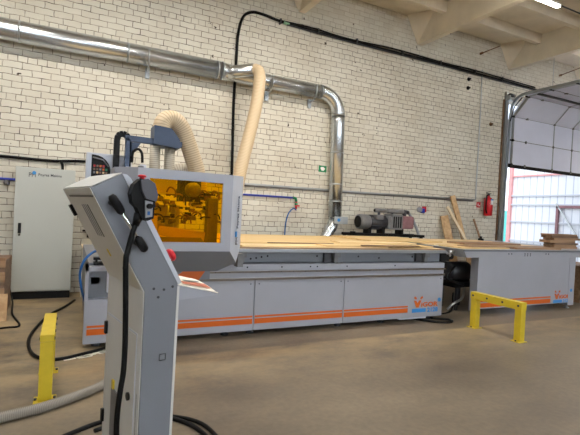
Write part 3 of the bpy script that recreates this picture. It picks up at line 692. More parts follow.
# ------------------------------------------------------------------ gantry with amber windows
ga = thing('router_gantry', 'gantry head of the machine with grey hood and amber windows', 'machine head', (1.2, 5.4, .7))
ZT = 1.85
# hood front with an opening
X0, X1, HY, ZB = .577, 1.54, 4.5, 1.04
wx0, wx1, wz0, wz1 = .69, 1.435, 1.13, 1.757
fr = MB()
fr.box(X0, X1, HY, HY + .02, wz1, ZT); fr.box(X0, X1, HY, HY + .02, ZB, wz0); fr.box(X0, wx0, HY, HY + .02, wz0, wz1); fr.box(wx1, X1, HY, HY + .02, wz0, wz1)
hood = fr.build('hood_frame', M['machine'], ga)
MB().box(wx0 - .01, wx1 + .01, HY + .022, HY + .03, wz0 - .01, wz1 + .01).build('amber_window', M['amber'], hood)
sk = MB(); P = [(X0, HY, ZB), (X1, HY, ZB), (1.473, 4.7, .805), (.64, 4.7, .805)]; sk.prism(P, (0, .012, .012))
sk.prism([(X1, HY, ZB), (1.66, 4.63, .905), (1.473, 4.7, .805)], (0, .012, .012))
sk.build('skirt', M['machine_dark'], hood)
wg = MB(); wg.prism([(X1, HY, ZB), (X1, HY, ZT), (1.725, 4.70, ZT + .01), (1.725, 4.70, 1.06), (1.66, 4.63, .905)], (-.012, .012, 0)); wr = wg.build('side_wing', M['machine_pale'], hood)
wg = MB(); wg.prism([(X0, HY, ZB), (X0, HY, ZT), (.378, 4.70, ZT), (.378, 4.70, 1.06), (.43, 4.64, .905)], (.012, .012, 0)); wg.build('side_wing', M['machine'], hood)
n_ = Vector((.185, .2, 0)).normalized()
text_obj('Poyraz Makina', .058, Vector((1.655, 4.612, 1.28)) + Vector((.005, -.005, 0)), (0, 0, 1), -n_, M['navy'], wr, bold=.001, sx=1.05)
MB().obox((1.633, 4.587, 1.22), n_ * .022, (0, 0, .03), Vector((.002, -.002, 0))).build('logo_mark', M['blue'], wr)
text_obj('PM', .07, Vector((1.652, 4.608, 1.10)) + Vector((.005, -.005, 0)), (0, 0, 1), -n_, M['darkgrey'], wr, 'logo_letters')
for (x_, y_) in ((.40, 4.72), (1.70, 4.72)):
    pass
MB().box(.378, .392, 4.7, 5.1, 1.3, ZT).build('hood_side', M['machine'], hood); MB().box(1.713, 1.727, 4.7, 5.1, 1.3, ZT + .01).build('hood_side', M['machine'], hood)
# gantry structure
m = MB(); m.prism([(.62, 4.79, .70), (1.42, 4.79, .70), (1.42, 4.79, 1.0), (1.3, 4.79, 1.16), (.75, 4.79, 1.16), (.62, 4.79, 1.0)], (0, .045, 0)); lgp = m.build('leg_plate', M['machine_dark'], ga)
m = MB(); m.prism([(1.13, 4.786, .80), (1.37, 4.786, .80), (1.30, 4.786, .70), (1.0, 4.786, .70)], (0, .004, 0)); m.build('orange_decal', M['orange'], lgp)
m = MB(); m.box(1.72, 1.79, 4.74, 4.86, .84, .99, .004); m.box(1.44, 1.74, 4.80, 4.84, .86, .96); m.build('carriage_bracket', M['midgrey'], ga)
MB().box(.80, 1.12, 5.08, 7.45, 1.2, 1.5, .006).build('cross_beam', M['machine'], ga)
m = MB(); m.box(.7, 1.3, 7.4, 7.46, .6, 1.5, .004); m.build('rear_leg', M['machine_dark'], ga)
m = MB(); m.cyl((1.02, 5.12, 1.15), (1.02, 5.12, 1.5), .06, 24); m.cyl((1.02, 5.12, 1.07), (1.02, 5.12, 1.16), .03, 16); m.build('spindle', M['steel'], ga)
m = MB(); m.lathe((1.2, 4.9, 1.68), [(.075, 0), (.08, -.02), (.08, -.1), (.05, -.12), (.02, -.13)], 24, 'Y'); m.build('motor_drum', M['midgrey'], ga)
m = MB(); m.box(1.08, 1.32, 4.95, 5.1, 1.55, 1.8, .01); m.build('motor_mount', M['black'], ga)
random.seed(11)
for k in range(105):
    x_ = .66 + random.random() * .82; z_ = 1.30 + random.random() * .34; y_ = 4.84 + random.random() * .2
    w_ = .01 + random.random() * .035; h_ = .008 + random.random() * .024
    mm_ = random.choice(['black', 'black', 'darkgrey', 'midgrey', 'rust', 'darkboard', 'steel'])
    q = MB()
    if k % 3 == 0: q.cyl((x_ - w_, y_, z_), (x_ + w_, y_ + .02, z_ + .02), h_ * .8, 12)
    elif k % 3 == 1: q.box(x_ - w_, x_ + w_, y_, y_ + .06, z_ - h_, z_ + h_, .004)
    else: q.tube(spline([(x_, y_, z_), (x_ + w_, y_ - .02, z_ + h_ * 2), (x_ + w_ * 3, y_, z_ + h_), (x_ + w_ * 3.5, y_, z_ - h_ * 2)], 4), .009, 6)
    q.build(['tool_holder', 'valve_block', 'cable_loop'][k % 3], M[mm_], ga)
m = MB(); m.obox((1.1, 4.83, 1.2), (.25, 0, -.03), (0, .01, 0), (.006, 0, .05), .004); m.build('cover_plate', M['beige'], ga)
m = MB(); m.box(.66, .84, 4.85, 4.95, 1.17, 1.38, .006); m.box(.66, 1.02, 4.86, 5.0, 1.62, 1.8, .006); m.build('junction_box', M['beige'], ga)
m = MB(); m.box(1.38, 1.5, 4.85, 4.97, 1.1, 1.6, .006); m.build('column_cover', M['midgrey'], ga)
m = MB(); m.box(.72, .82, 4.848, 4.85, 1.655, 1.67); m.box(1.3, 1.46, 4.848, 4.9, 1.63, 1.645); m.build('slot', M['black'], ga)
MB().cyl((.69, 5.02, 1.85), (.69, 5.02, 1.92), .035, 16).build('air_filter', M['machine_pale'], ga)
# electronics box with arched opening
eb = MB(); eb.box(.14, .60, 5.22, 5.5, 1.5, 2.02, .006); ebo = eb.build('control_box', M['machine_pale'], ga)
ap = [(.19, 5.216, 1.6), (.19, 5.216, 2.0)] + [(.215 + .165 * math.sin(t), 5.216, 1.835 + .165 * math.cos(t)) for t in [PI / 2 * k / 6 for k in range(7)]] + [(.38, 5.216, 1.6)]
MB().prism(ap, (0, .006, 0)).build('opening', M['black'], ebo)
random.seed(5)
for i in range(14):
    x_ = .21 + (i % 5) * .03; z_ = 1.80 + (i // 5) * .035
    MB().box(x_, x_ + .02, 5.2, 5.216, z_, z_ + .022).build('connector', M[['orange', 'red', 'ply', 'green', 'midgrey', 'darkboard'][random.randrange(6)]], ebo)
MB().tube([(.2, 5.2, 1.97), (.3, 5.2, 1.95), (.36, 5.2, 1.88)], .008, 6).build('wire', M['midgrey'], ebo)
for (x_, z_) in ((.44, 1.92), (.455, 1.88), (.40, 1.81)):
    MB().obox((x_, 5.217, z_), (.014, 0, .008), (0, .002, 0), (-.004, 0, .009)).build('printed_mark', M['black'], ebo)
MB().box(.25, .55, 5.3, 5.45, 1.03, 1.5, .004).build('box_stand', M['machine_dark'], ga)
# cable chain loop
cc = MB(); cx = .485; rr_ = .058
ch = [(cx - rr_, 1.7 + k * .036) for k in range(14)] + [(cx - rr_ * math.cos(t), 2.185 + rr_ * math.sin(t)) for t in [PI * k / 6 for k in range(1, 6)]] + [(cx + rr_, 2.168 - k * .036) for k in range(12)]
for (xa, za), (xb, zb) in zip(ch[:-1], ch[1:]):
    a = Vector((xa, 5.14, za)); b = Vector((xb, 5.14, zb)); d = b - a; L_ = d.length; d.normalize(); n = Vector((-d.z, 0, d.x))
    cc.obox((a + b) / 2, d * (L_ * .56), (0, .03, 0), n * .031, .003)
cc.build('cable_chain', M['black'], ga)
# navy arm
ar = MB(); ar.box(.505, .55, 5.02, 5.08, 1.82, 2.2, .004); ar.obox((.80, 5.05, 2.185), (.30, 0, -.005), (0, .03, 0), (0, 0, .032), .004); ar.prism([(.565, 5.03, 2.0), (.565, 5.03, 2.15), (.66, 5.03, 2.15)], (0, .03, 0))
ar.build('support_arm', M['navy'], ga)
hd = MB(); hd.prism([(.79, 5.0, 2.36), (.975, 5.0, 2.345), (1.07, 5.0, 2.23), (1.07, 5.0, 2.13), (.79, 5.0, 2.16)], (0, .26, 0)); hd.build('extraction_box', M['navy'], ga)
for x_ in (.83, .99): MB().tube([(x_, 5.14, 2.15), (x_, 5.14, 1.7)], .058, 20).build('extraction_tube', M['hose_pale'], ga)
cb_ = MB(); cb_.box(.50, .74, 4.86, 5.0, 1.70, 1.875, .008); cb_.build('motor_housing', M['machine_pale'], ga)
MB().tube(spline([(.575, 5.0, 1.93), (.58, 5.0, 2.04), (.63, 5.0, 2.08), (.67, 5.0, 2.04), (.68, 5.0, 1.94)]), .014, 8).build('motor_cable', M['rubber'], ga)
MB().cyl((.66, 4.95, 1.875), (.66, 4.95, 1.90), .03, 12).build('cable_gland', M['midgrey'], ga)
hh = MB(); hh.tube(spline([(.89, 5.15, 2.33), (.905, 5.16, 2.42), (.965, 5.18, 2.475), (1.045, 5.2, 2.475), (1.13, 5.22, 2.40), (1.20, 5.24, 2.27), (1.275, 5.26, 2.1), (1.345, 5.28, 1.92), (1.38, 5.3, 1.7), (1.34, 5.3, 1.56)]), .098, 22)
tag(hh.build('dust_hose', M['hose']), 'short beige flexible hose arching from the navy box behind the hood', 'hose')
hh = MB(); hh.tube(spline([(1.0, 5.5, 1.72), (1.08, 5.46, 1.87), (1.2, 5.44, 1.93), (1.33, 5.44, 1.87), (1.42, 5.46, 1.7), (1.40, 5.5, 1.5)]), .085, 22)
tag(hh.build('dust_hose', M['hose_pale']), 'pale hose coil just showing above the top edge of the hood', 'hose')

# ------------------------------------------------------------------ operator console
Bp = Vector((.305, 1.858, 0)); BA = Vector((-.190, .981, 0)).normalized(); BC = Vector((.981, .190, 0)).normalized(); UP = Vector((0, 0, 1))
def K(s, w, z): return Bp + BC * s + BA * w + UP * z
co = thing('control_console', 'tall grey blue operator console leaning forward at the front', 'console', tuple(K(.05, .26, 0)))
W_ = .50
prof = [(-.02, .02), (-.02, 1.145), (-.241, 1.551), (-.131, 1.612), (.118, 1.171), (.106, .02)]
# casing: side sheets blue, back and top sheets grey, as separate parts
t_ = .004
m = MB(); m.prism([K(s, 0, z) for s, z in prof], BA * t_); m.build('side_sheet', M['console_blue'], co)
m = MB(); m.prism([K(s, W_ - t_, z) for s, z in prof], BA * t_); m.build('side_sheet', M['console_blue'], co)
def sheet(a, b, name, mt, th=.003, inset=.0, w0=0.002, w1=W_ - .002):
    a = Vector((a[0], a[1])); b = Vector((b[0], b[1])); d = (b - a).normalized(); n = Vector((-d.y, d.x))
    q = MB(); q.prism([K(a.x, w0, a.y), K(b.x, w0, b.y), K(b.x - n.x * th, w0, b.y - n.y * th), K(a.x - n.x * th, w0, a.y - n.y * th)], BA * (w1 - w0))
    return q.build(name, mt, co)
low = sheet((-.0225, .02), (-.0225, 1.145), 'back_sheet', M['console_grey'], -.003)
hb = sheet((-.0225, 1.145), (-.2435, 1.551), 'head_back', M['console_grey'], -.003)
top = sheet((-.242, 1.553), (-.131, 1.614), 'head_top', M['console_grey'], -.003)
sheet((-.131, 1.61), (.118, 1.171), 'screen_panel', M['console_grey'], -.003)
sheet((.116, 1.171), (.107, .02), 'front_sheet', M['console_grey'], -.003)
MB().prism([K(-.02, .002, .02), K(.115, .002, .02), K(.115, W_ - .002, .02), K(-.02, W_ - .002, .02)], UP * .01).build('bottom_sheet', M['console_grey'], co)
m = MB(); m.prism([K(-.12, -.04, 0), K(.25, -.04, 0), K(.25, W_ + .04, 0), K(-.12, W_ + .04, 0)], UP * .02); m.build('base_plate', M['console_grey'], co)
# front bezel proud of the sides
dB = Vector((.118 + .131, 1.171 - 1.612)).normalized(); nB = Vector((-dB.y, dB.x))  # outward
def KB(l, n, w): 
    return K(-.131 + dB.x * l + nB.x * n, w, 1.612 + dB.y * l + nB.y * n)
m = MB(); m.prism([KB(.0, 0, -.004), KB(.51, 0, -.004), KB(.51, .016, -.004), KB(.03, .022, -.004), KB(.01, .015, -.004)], BA * (W_ + .008)); m.build('screen_bezel', M['machine_pale'], co)
m = MB(); m.prism([K(.116, -.002, 1.16), K(.107, -.002, .03), K(.118, -.002, .03), K(.126, -.002, 1.16)], BA * (W_ + .004)); m.build('front_flange', M['console_grey'], co)
# door groove, latches, vents, hinge on back
def backrect(w0, w1, z0, z1, name, mt, th=.004, par=low):
    q = MB(); q.prism([K(-.0225, w0, z0), K(-.0225, w1, z0), K(-.0225, w1, z1), K(-.0225, w0, z1)], -BC * th); return q.build(name, mt, par)
dp = backrect(.06, .47, .30, .955, 'access_door', M['console_grey'], .005)
backrect(.055, .475, .957, .964, 'door_groove', M['machine_pale'], .0055)
backrect(.028, .033, .10, .72, 'edge_seam', M['midgrey'], .0035)
backrect(.050, .055, .30, .964, 'door_groove', M['machine_pale'], .0055)
q = MB(); q.cyl(K(-.026, .12, .68), K(-.036, .12, .68), .017, 16); q.build('lock', M['black'], dp)
for z in (.89, .46): 
    q = MB(); q.obox(K(-.028, .478, z), BC * .012, BA * .012, UP * .03, .004); q.build('hinge', M['black'], dp)
q = MB(); q.obox(K(-.031, .30, .53), BC * .004, BA * .05, UP * .11, .003); q.build('vent', M['midgrey'], dp)
q = MB(); q.obox(K(-.032, .33, .66), BC * .004, BA * .012, UP * .02); q.build('yellow_tag', M['yellow'], dp)
# slanted head back: vent, gap line, holes
dH = Vector((-.2435 + .0225, 1.551 - 1.145)).normalized(); nH = Vector((-dH.y, dH.x))
if nH.x > 0: nH = -nH
def KH(l, w, n=0): return K(-.0225 + dH.x * l + nH.x * n, w, 1.145 + dH.y * l + nH.y * n)
def hb_box(l0, l1, w0, w1, name, mt, th=.004):
    q = MB(); q.prism([KH(l0, w0, .002), KH(l1, w0, .002), KH(l1, w1, .002), KH(l0, w1, .002)], KH(0, 0, th) - KH(0, 0, 0)); return q.build(name, mt, hb)
hb_box(.425, .432, .01, .42, 'seam', M['darkgrey'])
for k in range(4): hb_box(.24, .39, .17 + k * .032, .176 + k * .032, 'vent_slot', M['midgrey'] if k else M['black'], .0028)
hb_box(.14, .175, .23, .245, 'yellow_tag', M['yellow'])
hb_box(.08, .105, .085, .105, 'plug', M['black'], .01)
hb_box(.33, .385, .475, .50, 'latch', M['black'], .014)
# screws on side
for s, z in ((.015, 1.156), (.058, 1.15), (.095, 1.16), (.035, 1.12)):
    q = MB(); q.cyl(K(s, 0, z), K(s, -.003, z), .0055, 10); q.build('screw', M['darkgrey'], co)
q = MB()
for a_, b_ in (((.052, .855), (.052, .881)), ((.052, .881), (.078, .881)), ((.078, .881), (.078, .855)), ((.078, .855), (.052, .855))): q.tube([K(a_[0], -.001, a_[1]), K(b_[0], -.001, b_[1])], .0018, 5)
q.build('square_mark', M['darkgrey'], co)
# grab bar with black ends
hdl = MB(); a = K(-.165, -.05, 1.50); b = K(-.062, -.05, 1.345); hdl.cyl(a, b, .008, 14)
hn = hdl.build('grab_bar', M['chrome'], co)
d_ = (b - a).normalized()
def grip(p, q, r):
    g_ = MB(); g_.tube([p, p + (q - p) * .12, p + (q - p) * .5, p + (q - p) * .88, q], [r * .6, r, r * 1.1, r, r * .6], 14); return g_
g_ = grip(a - d_ * .032, a + d_ * .05, .0155); g_.cyl(a, a + BA * .05, .013, 12); g_.build('grip', M['black'], hn)
g_ = grip(b - d_ * .03, b + d_ * .035, .016); g_.cyl(b, b + BA * .05, .013, 12); g_.build('grip', M['black'], hn)
# emergency stop on the bezel
q = MB(); c0 = KB(.40, .016, .06); nv = (KB(0, 1, 0) - KB(0, 0, 0)); q.cyl(c0, c0 + nv * .02, .018, 16); q.tube([c0 + nv * .02, c0 + nv * .03, c0 + nv * .042], [.026, .03, .024], 18); q.build('emergency_stop', M['red'], co)
# tray
tr = MB(); tr.prism([K(.118, .0, 1.165), K(.31, .0, 1.118), K(.31, .0, 1.11), K(.118, .0, 1.10)], BA * .48); tro = tr.build('keyboard_tray', M['machine'], co)
q = MB(); q.tube([K(.31, .0, 1.119), K(.118, 0, 1.167)], .003, 6); q.build('tray_edge', M['paper'], tro)
# paper on tray
pp = MB(); vs = []; fcs = []
nu, nv_ = 10, 6
for i in range(nu + 1):
    for j in range(nv_ + 1):
        s_ = .125 + .18 * j / nv_; w_ = .01 + .42 * i / nu
        zt = 1.165 - (s_ - .118) * .245 + .004 + .022 * math.sin(PI * i / nu) * (j / nv_) + (.02 * (1 - j / nv_) if i > 6 else 0)
        vs.append(K(s_, w_, zt))
for i in range(nu):
    for j in range(nv_): a = i * (nv_ + 1) + j; fcs.append((a, a + 1, a + nv_ + 2, a + nv_ + 1))
pp.poly(vs, fcs)
po = pp.build('paper_sheet', M['paper']); tag(po, 'curled white printed sheet lying on the console tray', 'paper')
def on_paper(s_, w_): return K(s_, w_, 1.165 - (s_ - .118) * .245 + .008 + .022 * math.sin(PI * w_ / .42) * ((s_ - .125) / .18))
q = MB(); q.poly([on_paper(.155, .03), on_paper(.292, .03), on_paper(.292, .10), on_paper(.175, .10)], [(0, 1, 2, 3)]); q.build('printed_band', M['paper_print'], po)
q = MB(); q.poly([on_paper(.20, .12), on_paper(.28, .12), on_paper(.28, .15), on_paper(.20, .15)], [(0, 1, 2, 3)]); q.build('printed_band', M['midgrey'], po)

# hanging pendant
pe = thing('hand_pendant', 'black handheld pendant with grey cover hanging on the console side', 'remote control', tuple(K(-.06, -.06, 1.43)))
ol = [(-.118, 1.535), (-.108, 1.572), (-.085, 1.595), (-.058, 1.595), (-.034, 1.578), (-.022, 1.535), (-.026, 1.50), (-.028, 1.445), (-.052, 1.435), (-.078, 1.45), (-.094, 1.485), (-.110, 1.50)]
q = MB(); q.prism([K(s, -.035, z) for s, z in ol], -BA * .045); pbo = q.build('body', M['rubber'], pe)
q = MB(); q.prism([K(s, -.08, z) for s, z in [(-.088, 1.588), (-.062, 1.596), (-.034, 1.58), (-.020, 1.535), (-.026, 1.512), (-.066, 1.522), (-.082, 1.55)]], -BA * .014); q.build('cover', M['pendant'], pe)
q = MB(); q.prism([K(s, -.08, z) for s, z in [(-.066, 1.513), (-.036, 1.508), (-.036, 1.452), (-.062, 1.447)]], -BA * .006); q.build('key_plate', M['skin_grey'], pe)
q = MB(); q.cyl(K(-.052, -.086, 1.492), K(-.052, -.105, 1.492), .010, 14); q.cyl(K(-.036, -.08, 1.495), K(-.036, -.1, 1.495), .006, 10); q.build('dial', M['black'], pe)
q = MB(); q.prism([K(s, -.086, z) for s, z in [(-.056, 1.472), (-.046, 1.472), (-.046, 1.458), (-.056, 1.458)]], -BA * .002); q.build('display', M['airhose'], pe)
q = MB(); q.cyl(K(-.07, -.05, 1.585), K(-.07, -.05, 1.602), .010, 12); q.tube([K(-.07, -.05, 1.602), K(-.07, -.05, 1.607), K(-.07, -.05, 1.612)], [.015, .017, .010], 16); q.build('emergency_button', M['red'], pe)
q = MB(); q.tube(spline([K(-.078, -.055, 1.45), K(-.095, -.055, 1.40), K(-.113, -.055, 1.32), K(-.119, -.055, 1.277), K(-.113, -.055, 1.13), K(-.108, -.055, .98), K(-.109, -.055, .86), K(-.118, -.055, .78), K(-.125, -.055, .69), K(-.125, -.06, .58), K(-.12, -.08, .3), K(-.1, -.1, .06), K(-.02, -.12, .035), K(.2, -.1, .035)]), .0105, 12); q.build('cable', M['rubber'], pe)
q = MB(); q.tube([K(-.076, -.055, 1.46), K(-.09, -.055, 1.415)], [.02, .013], 12); q.build('strain_relief', M['black'], pe)

# ------------------------------------------------------------------ outfeed table
ot = thing('outfeed_table', 'blue grey table with orange stripes extending right of the cutting machine', 'table', (7, 6, 0))
tp_ = MB(); tp_.prism([(5.42, FY, 1.05), (5.50, FY, .925), (9.1, FY, .925), (9.1, FY, 1.05)], (0, 2.4, 0)); tp_.build('table_top', M['machine'], ot)
MB().box(5.42, 9.1, FY - .015, FY, 1.02, 1.05).build('edge_strip', M['machine_dark'], ot)
pn2 = MB().box(5.77, 8.09, FY + .005, FY + .05, .11, .925, .003).build('front_panel', M['machine'], ot)
for a, b in ((.13, .20), (.22, .245)): MB().box(5.78, 7.60, FY + .002, FY + .006, a, b).build('stripe', M['orange'], pn2)
brand(pn2, 7.72, .19, .95, FY + .005)
for x0_, x1_ in ((5.77, 5.9), (8.09, 8.26)):
    l_ = MB().box(x0_, x1_, FY + (.052 if x0_ < 6 else 0), FY + .15, .06, .925, .004).build('leg', M['machine'], ot)
    MB().lathe(((x0_ + x1_) / 2 - .01, FY + .07, 0), [(.05, 0), (.05, .012), (.018, .025), (.018, .06)], 14).build('levelling_foot', M['silver'], l_)
    l_ = MB().box(x0_, x1_, 6.9, 7.05, .0, .925, .004).build('leg', M['machine'], ot)
MB().cyl((8.17, FY - .004, .33), (8.17, FY + .0, .33), .03, 16).build('round_sticker', M['blue'], ot)
hs_ = MB()
for x_ in (6.45, 6.52, 6.85, 6.92, 6.99, 7.4, 7.47): hs_.cyl((x_, FY - .004, .985), (x_, FY + .0, .985), .012, 8)
for x_ in (6.85, 6.92, 6.99): hs_.cyl((x_, FY - .004, .955), (x_, FY + .0, .955), .01, 8)
hs_.build('bolt_holes', M['darkgrey'], ot)

# wooden sheets on the beds
SH = [
 ('plywood_sheet', (1.9, 4.4, 5.4, 7.2), 1.054, .014, 'ply', 'wide pale sheet covering the rear of the machine bed', 0.0),
 ('plywood_sheet', (1.85, 4.0, 4.93, 5.3), 1.054, .012, 'mdf', 'pale board strip along the front edge of the bed, left half', 0.0),
 ('plywood_sheet', (3.0, 4.9, 4.97, 5.25), 1.068, .012, 'ply', 'thin board resting askew over the front of the bed, right half', 0.03),
 ('board_offcut', (2.35, 3.35, 5.32, 5.37), 1.068, .010, 'darkboard', 'long narrow dark offcut lying on the pale sheets', 0.0),
 ('board_offcut', (3.55, 4.55, 4.91, 4.96), 1.082, .012, 'darkboard', 'dark brown board edge at the front of the bed before the pump', 0.0),
 ('plywood_sheet', (3.6, 5.0, 5.5, 5.8), 1.070, .014, 'mdf', 'light strip lying across the middle right of the bed', -0.06),
 ('plywood_sheet', (4.4, 6.0, 5.9, 7.1), 1.072, .022, 'ply', 'long pale sheet bridging from the bed to the outfeed table', 0.02),
]
for nm, (a, b, c_, d_), z, th, mt, lb, rot in SH:
    ctr = Vector(((a + b) / 2, (c_ + d_) / 2, z + th / 2)); ux = Vector((math.cos(rot), math.sin(rot), 0)); uy = Vector((-math.sin(rot), math.cos(rot), 0))
    tag(MB().obox(ctr, ux * (b - a) / 2, uy * (d_ - c_) / 2, (0, 0, th / 2), .001).build(nm, M[mt]), lb, 'wood sheet' if nm == 'plywood_sheet' else 'offcut', 'sheets on the machine bed' )
T2 = [
 ((5.5, 8.2, 5.6, 7.1), 1.052, .016, 'mdf', 'large pale sheet on the rear of the outfeed table', 0.0),
 ((5.5, 6.6, 5.0, 5.5), 1.052, .02, 'ply', 'light sheet at the left front of the outfeed table', 0.015),
 ((5.75, 6.9, 5.05, 5.35), 1.074, .014, 'brownboard', 'brown board on top of the light sheet on the outfeed table', 0.03),
 ((6.75, 7.95, 4.98, 5.4), 1.052, .03, 'brownboard', 'brown board lying flat just left of the stacked boards', 0.0),
 ((6.2, 7.7, 5.6, 6.0), 1.070, .03, 'brownboard', 'long brown board behind on the outfeed table', 0.01),
]
for (a, b, c_, d_), z, th, mt, lb, rot in T2:
    ctr = Vector(((a + b) / 2, (c_ + d_) / 2, z + th / 2)); ux = Vector((math.cos(rot), math.sin(rot), 0)); uy = Vector((-math.sin(rot), math.cos(rot), 0))
    tag(MB().obox(ctr, ux * (b - a) / 2, uy * (d_ - c_) / 2, (0, 0, th / 2), .001).build('wooden_board', M[mt]), lb, 'board', 'boards on the outfeed table')
zz = 1.052
names = ['lowest board of the stack on the outfeed table', 'second board from the bottom of the stack on the outfeed table', 'third board from the bottom of the stack on the outfeed table', 'overhanging fourth board of the stack on the outfeed table', 'fifth board of the stack, under the top pair', 'dark sixth board of the stack just below the top', 'topmost board of the stack on the outfeed table']
offs = [(.05, .04, .0), (.0, .035, .03), (.06, .035, -.01), (-.16, .05, .02), (.1, .04, -.02), (-.04, .045, -.01), (-.08, .03, .0)]
for i, (dx, th, rot) in enumerate(offs):
    wd = .70 if i < 3 else .78
    ctr = Vector((8.45 + dx * .5, 5.33, zz + th / 2)); ux = Vector((math.cos(rot), math.sin(rot), 0)); uy = Vector((-math.sin(rot), math.cos(rot), 0))
    tag(MB().obox(ctr, ux * wd / 2, uy * .11, (0, 0, th / 2 - .001), .002).build('stacked_board', M['darkboard' if i in (5, 2) else 'brownboard']), names[i], 'board', 'stack of boards on the outfeed table'); zz += th
hk = MB(); hk.lathe((8.2, 6.95, 1.068), [(.06, 0), (.06, .04), (.025, .05), (.025, .08), (.035, .09)], 14)
tag(hk.build('black_knob', M['black']), 'small black knob shape at the back of the outfeed table', 'knob')
ck = thing('wooden_crate', 'brown wooden crate at the right edge behind the outfeed table', 'crate', (10.0, 5.7, 0))
MB().box(8.95, 9.9, 5.2, 6.2, 0, .72, .004).build('body', M['brownboard'], ck)
for z in (.06, .26, .46, .62): MB().box(8.94, 9.91, 5.18, 5.2, z, z + .09).build('slat', M['darkboard'], ck)

# leaning planks
def lean(top, bot, w, th, mt, nm, lb):
    top, bot = Vector(top), Vector(bot); d = (bot - top).normalized(); n = Vector((0, -1, 0)); u = d.cross(n).normalized(); n2 = u.cross(d).normalized()
    m = MB(); m.obox((top + bot) / 2, u * w / 2, (bot - top) / 2, n2 * th / 2, .002)
    return tag(m.build(nm, M[mt]), lb, 'plank', 'planks leaning on the brick wall')
lean((8.35, 7.98, 2.08), (8.86, 7.62, .02), .14, .03, 'plank', 'wooden_plank', 'tallest brown plank leaning on the brick wall')
lean((8.12, 7.9, 1.8), (9.15, 7.45, .02), .07, .03, 'pale_plank', 'wooden_plank', 'narrow pale plank crossing in front of the tallest leaning plank')
lean((8.09, 7.96, 1.58), (8.35, 7.66, .02), .24, .02, 'plank', 'wooden_plank', 'short wide board leaning left of the narrow pale plank')
lean((9.12, 7.98, 1.54), (9.7, 7.75, .02), .035, .03, 'brownboard', 'wooden_plank', 'thin stick leaning alone on the wall below the fire sign')

# ------------------------------------------------------------------ vacuum pump behind the bed
pu = thing('vacuum_pump', 'dark grey vacuum pump with motor standing behind the machine bed', 'pump', (6.0, 7.62, 0))
b = MB(); b.box(5.09, 7.0, 7.42, 7.47, 1.07, 1.125); b.box(5.09, 7.0, 7.76, 7.81, 1.07, 1.125)
for x_ in (5.09, 6.0, 6.95): b.box(x_, x_ + .05, 7.42, 7.81, 1.07, 1.12)
b.box(5.09, 5.17, 7.42, 7.5, 1.09, 1.16)
for x_ in (5.12, 6.9):
    for y_ in (7.42, 7.76): b.box(x_, x_ + .05, y_, y_ + .05, 0, 1.07)
b.build('base_frame', M['black'], pu)
MB().lathe((5.34, 7.6, 1.36), [(.10, 0), (.15, .01), (.155, .04), (.155, .22), (.14, .25)], 28, 'X').build('fan_cover', M['midgrey'], pu)
MB().cyl((5.345, 7.6, 1.36), (5.335, 7.6, 1.36), .12, 24).build('fan_grille', M['black'], pu)
m = MB(); m.cyl((5.58, 7.6, 1.36), (6.02, 7.6, 1.36), .135, 24)
for k in range(12):
    a = 2 * PI * k / 12; m.obox((5.8, 7.6 + .14 * math.cos(a), 1.36 + .14 * math.sin(a)), (.2, 0, 0), (0, .014 * math.cos(a), .014 * math.sin(a)), (0, -.004 * math.sin(a), .004 * math.cos(a)))
m.build('motor', M['darkgrey'], pu)
MB().box(5.68, 5.86, 7.42, 7.55, 1.42, 1.52, .01).build('terminal_box', M['midgrey'], pu)
for x_ in (5.55, 5.9, 6.4): MB().box(x_, x_ + .07, 7.5, 7.7, 1.12, 1.26).build('mounting_foot', M['black'], pu)
m = MB(); m.box(6.02, 6.12, 7.47, 7.73, 1.23, 1.5, .02); m.box(6.12, 6.4, 7.45, 7.75, 1.22, 1.55, .02); m.build('pump_block', M['midgrey'], pu)
m = MB()
for k in range(4): m.box(6.14 + k * .06, 6.17 + k * .06, 7.44, 7.452, 1.26, 1.5)
m.build('cooling_slot', M['black'], pu)
MB().box(6.4, 6.72, 7.46, 7.74, 1.24, 1.52, .05).build('end_cover', M['maroon'], pu)
MB().lathe((5.74, 7.58, 1.61), [(.035, 0), (.045, .01), (.045, .3), (.035, .31)], 18, 'X').build('filter_canister', M['midgrey'], pu)
MB().cyl((5.735, 7.58, 1.61), (5.73, 7.58, 1.61), .032, 16).build('filter_cap', M['black'], pu)
MB().lathe((6.06, 7.58, 1.61), [(.04, 0), (.052, .01), (.052, .42), (.04, .44)], 18, 'X').build('filter_canister', M['midgrey'], pu)
m = MB(); m.cyl((6.53, 7.58, 1.5), (6.53, 7.58, 1.64), .05, 16); m.cyl((6.53, 7.58, 1.61), (6.64, 7.58, 1.6), .045, 16); m.cyl((5.85, 7.58, 1.5), (5.85, 7.58, 1.6), .03, 12); m.cyl((6.2, 7.58, 1.5), (6.2, 7.58, 1.6), .03, 12); m.build('pipe_fitting', M['darkgrey'], pu)
MB().tube(spline([(6.64, 7.58, 1.6), (6.74, 7.58, 1.5), (6.86, 7.56, 1.3), (6.95, 7.55, 1.1), (6.98, 7.55, .9)]), .03, 14).build('suction_hose', M['skin_grey'], pu)

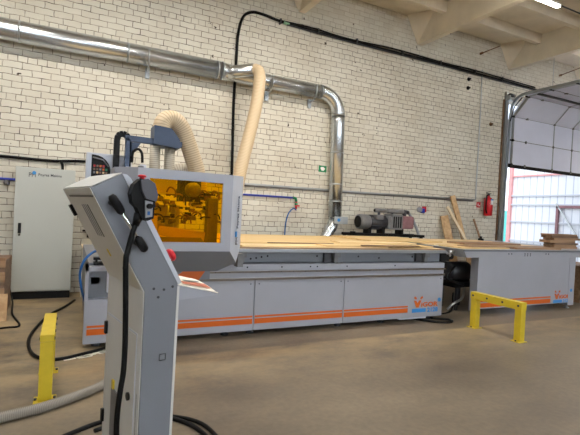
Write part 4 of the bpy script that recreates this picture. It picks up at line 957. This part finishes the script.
# ------------------------------------------------------------------ light
def area(name, loc, rot, sx, sy, power, col=(1, 1, 1)):
    l = bpy.data.lights.new(name, 'AREA'); l.shape = 'RECTANGLE'; l.size = sx; l.size_y = sy; l.energy = power; l.color = col
    o = bpy.data.objects.new(name, l); COL.objects.link(o); o.location = loc; o.rotation_euler = rot; return o
for i, (a, b) in enumerate(wins):
    area('window_daylight', ((a + b) / 2, YF - .35, 4.0), (PI / 2, 0, 0), 3.9, 2.7, 310, (.84, .92, 1.0))
for i, (x_, y_) in enumerate([(-.5, 5.2), (3.5, 5.2), (12.5, 5.2), (16, 5.2), (-3, 1), (.5, 1), (4, 1), (8, 1), (13, 1), (0, -5), (6, -5), (12, -5)]):
    area('tube_light', (x_, y_, 5.4), (0, 0, 0), 1.5, .1, 135 if y_ > 2 else 62, (1.0, .93, .83) if y_ > 2 else (.92, .96, 1.0))
wd = bpy.data.worlds.new('sky'); SC.world = wd; wd.use_nodes = True
nt = wd.node_tree; bg = nt.nodes['Background']
sk_ = nt.nodes.new('ShaderNodeTexSky'); sk_.sky_type = 'HOSEK_WILKIE'; sk_.turbidity = 7.0; sk_.ground_albedo = 0.4
sk_.sun_direction = (-.5, -.4, .77)
hsv = nt.nodes.new('ShaderNodeHueSaturation'); hsv.inputs['Saturation'].default_value = 0.45
nt.links.new(sk_.outputs[0], hsv.inputs['Color']); nt.links.new(hsv.outputs[0], bg.inputs['Color'])
bg.inputs['Strength'].default_value = 12.0

# ------------------------------------------------------------------ camera
yaw, pitch, roll, fpx = 0.46060, -0.01413, 0.050684, 444.53
fw = Vector((math.sin(yaw) * math.cos(pitch), math.cos(yaw) * math.cos(pitch), math.sin(pitch)))
rt = Vector((math.cos(yaw), -math.sin(yaw), 0)); up = rt.cross(fw)
r2_ = rt * math.cos(roll) + up * math.sin(roll); u2_ = up * math.cos(roll) - rt * math.sin(roll)
cam = bpy.data.cameras.new('camera'); cam.sensor_width = 36; cam.lens = fpx / 580 * 36; cam.clip_end = 200; cam.clip_start = .05
cob = bpy.data.objects.new('camera', cam); COL.objects.link(cob)
mt_ = Matrix((( r2_.x, u2_.x, -fw.x, 0), (r2_.y, u2_.y, -fw.y, 0), (r2_.z, u2_.z, -fw.z, 1.5), (0, 0, 0, 1)))
cob.matrix_world = mt_
SC.camera = cob
SC.view_settings.view_transform = 'Standard'; SC.view_settings.look = 'None'; SC.view_settings.gamma = 1.0
SC.view_settings.use_curve_mapping = False; SC.view_settings.exposure = -0.04
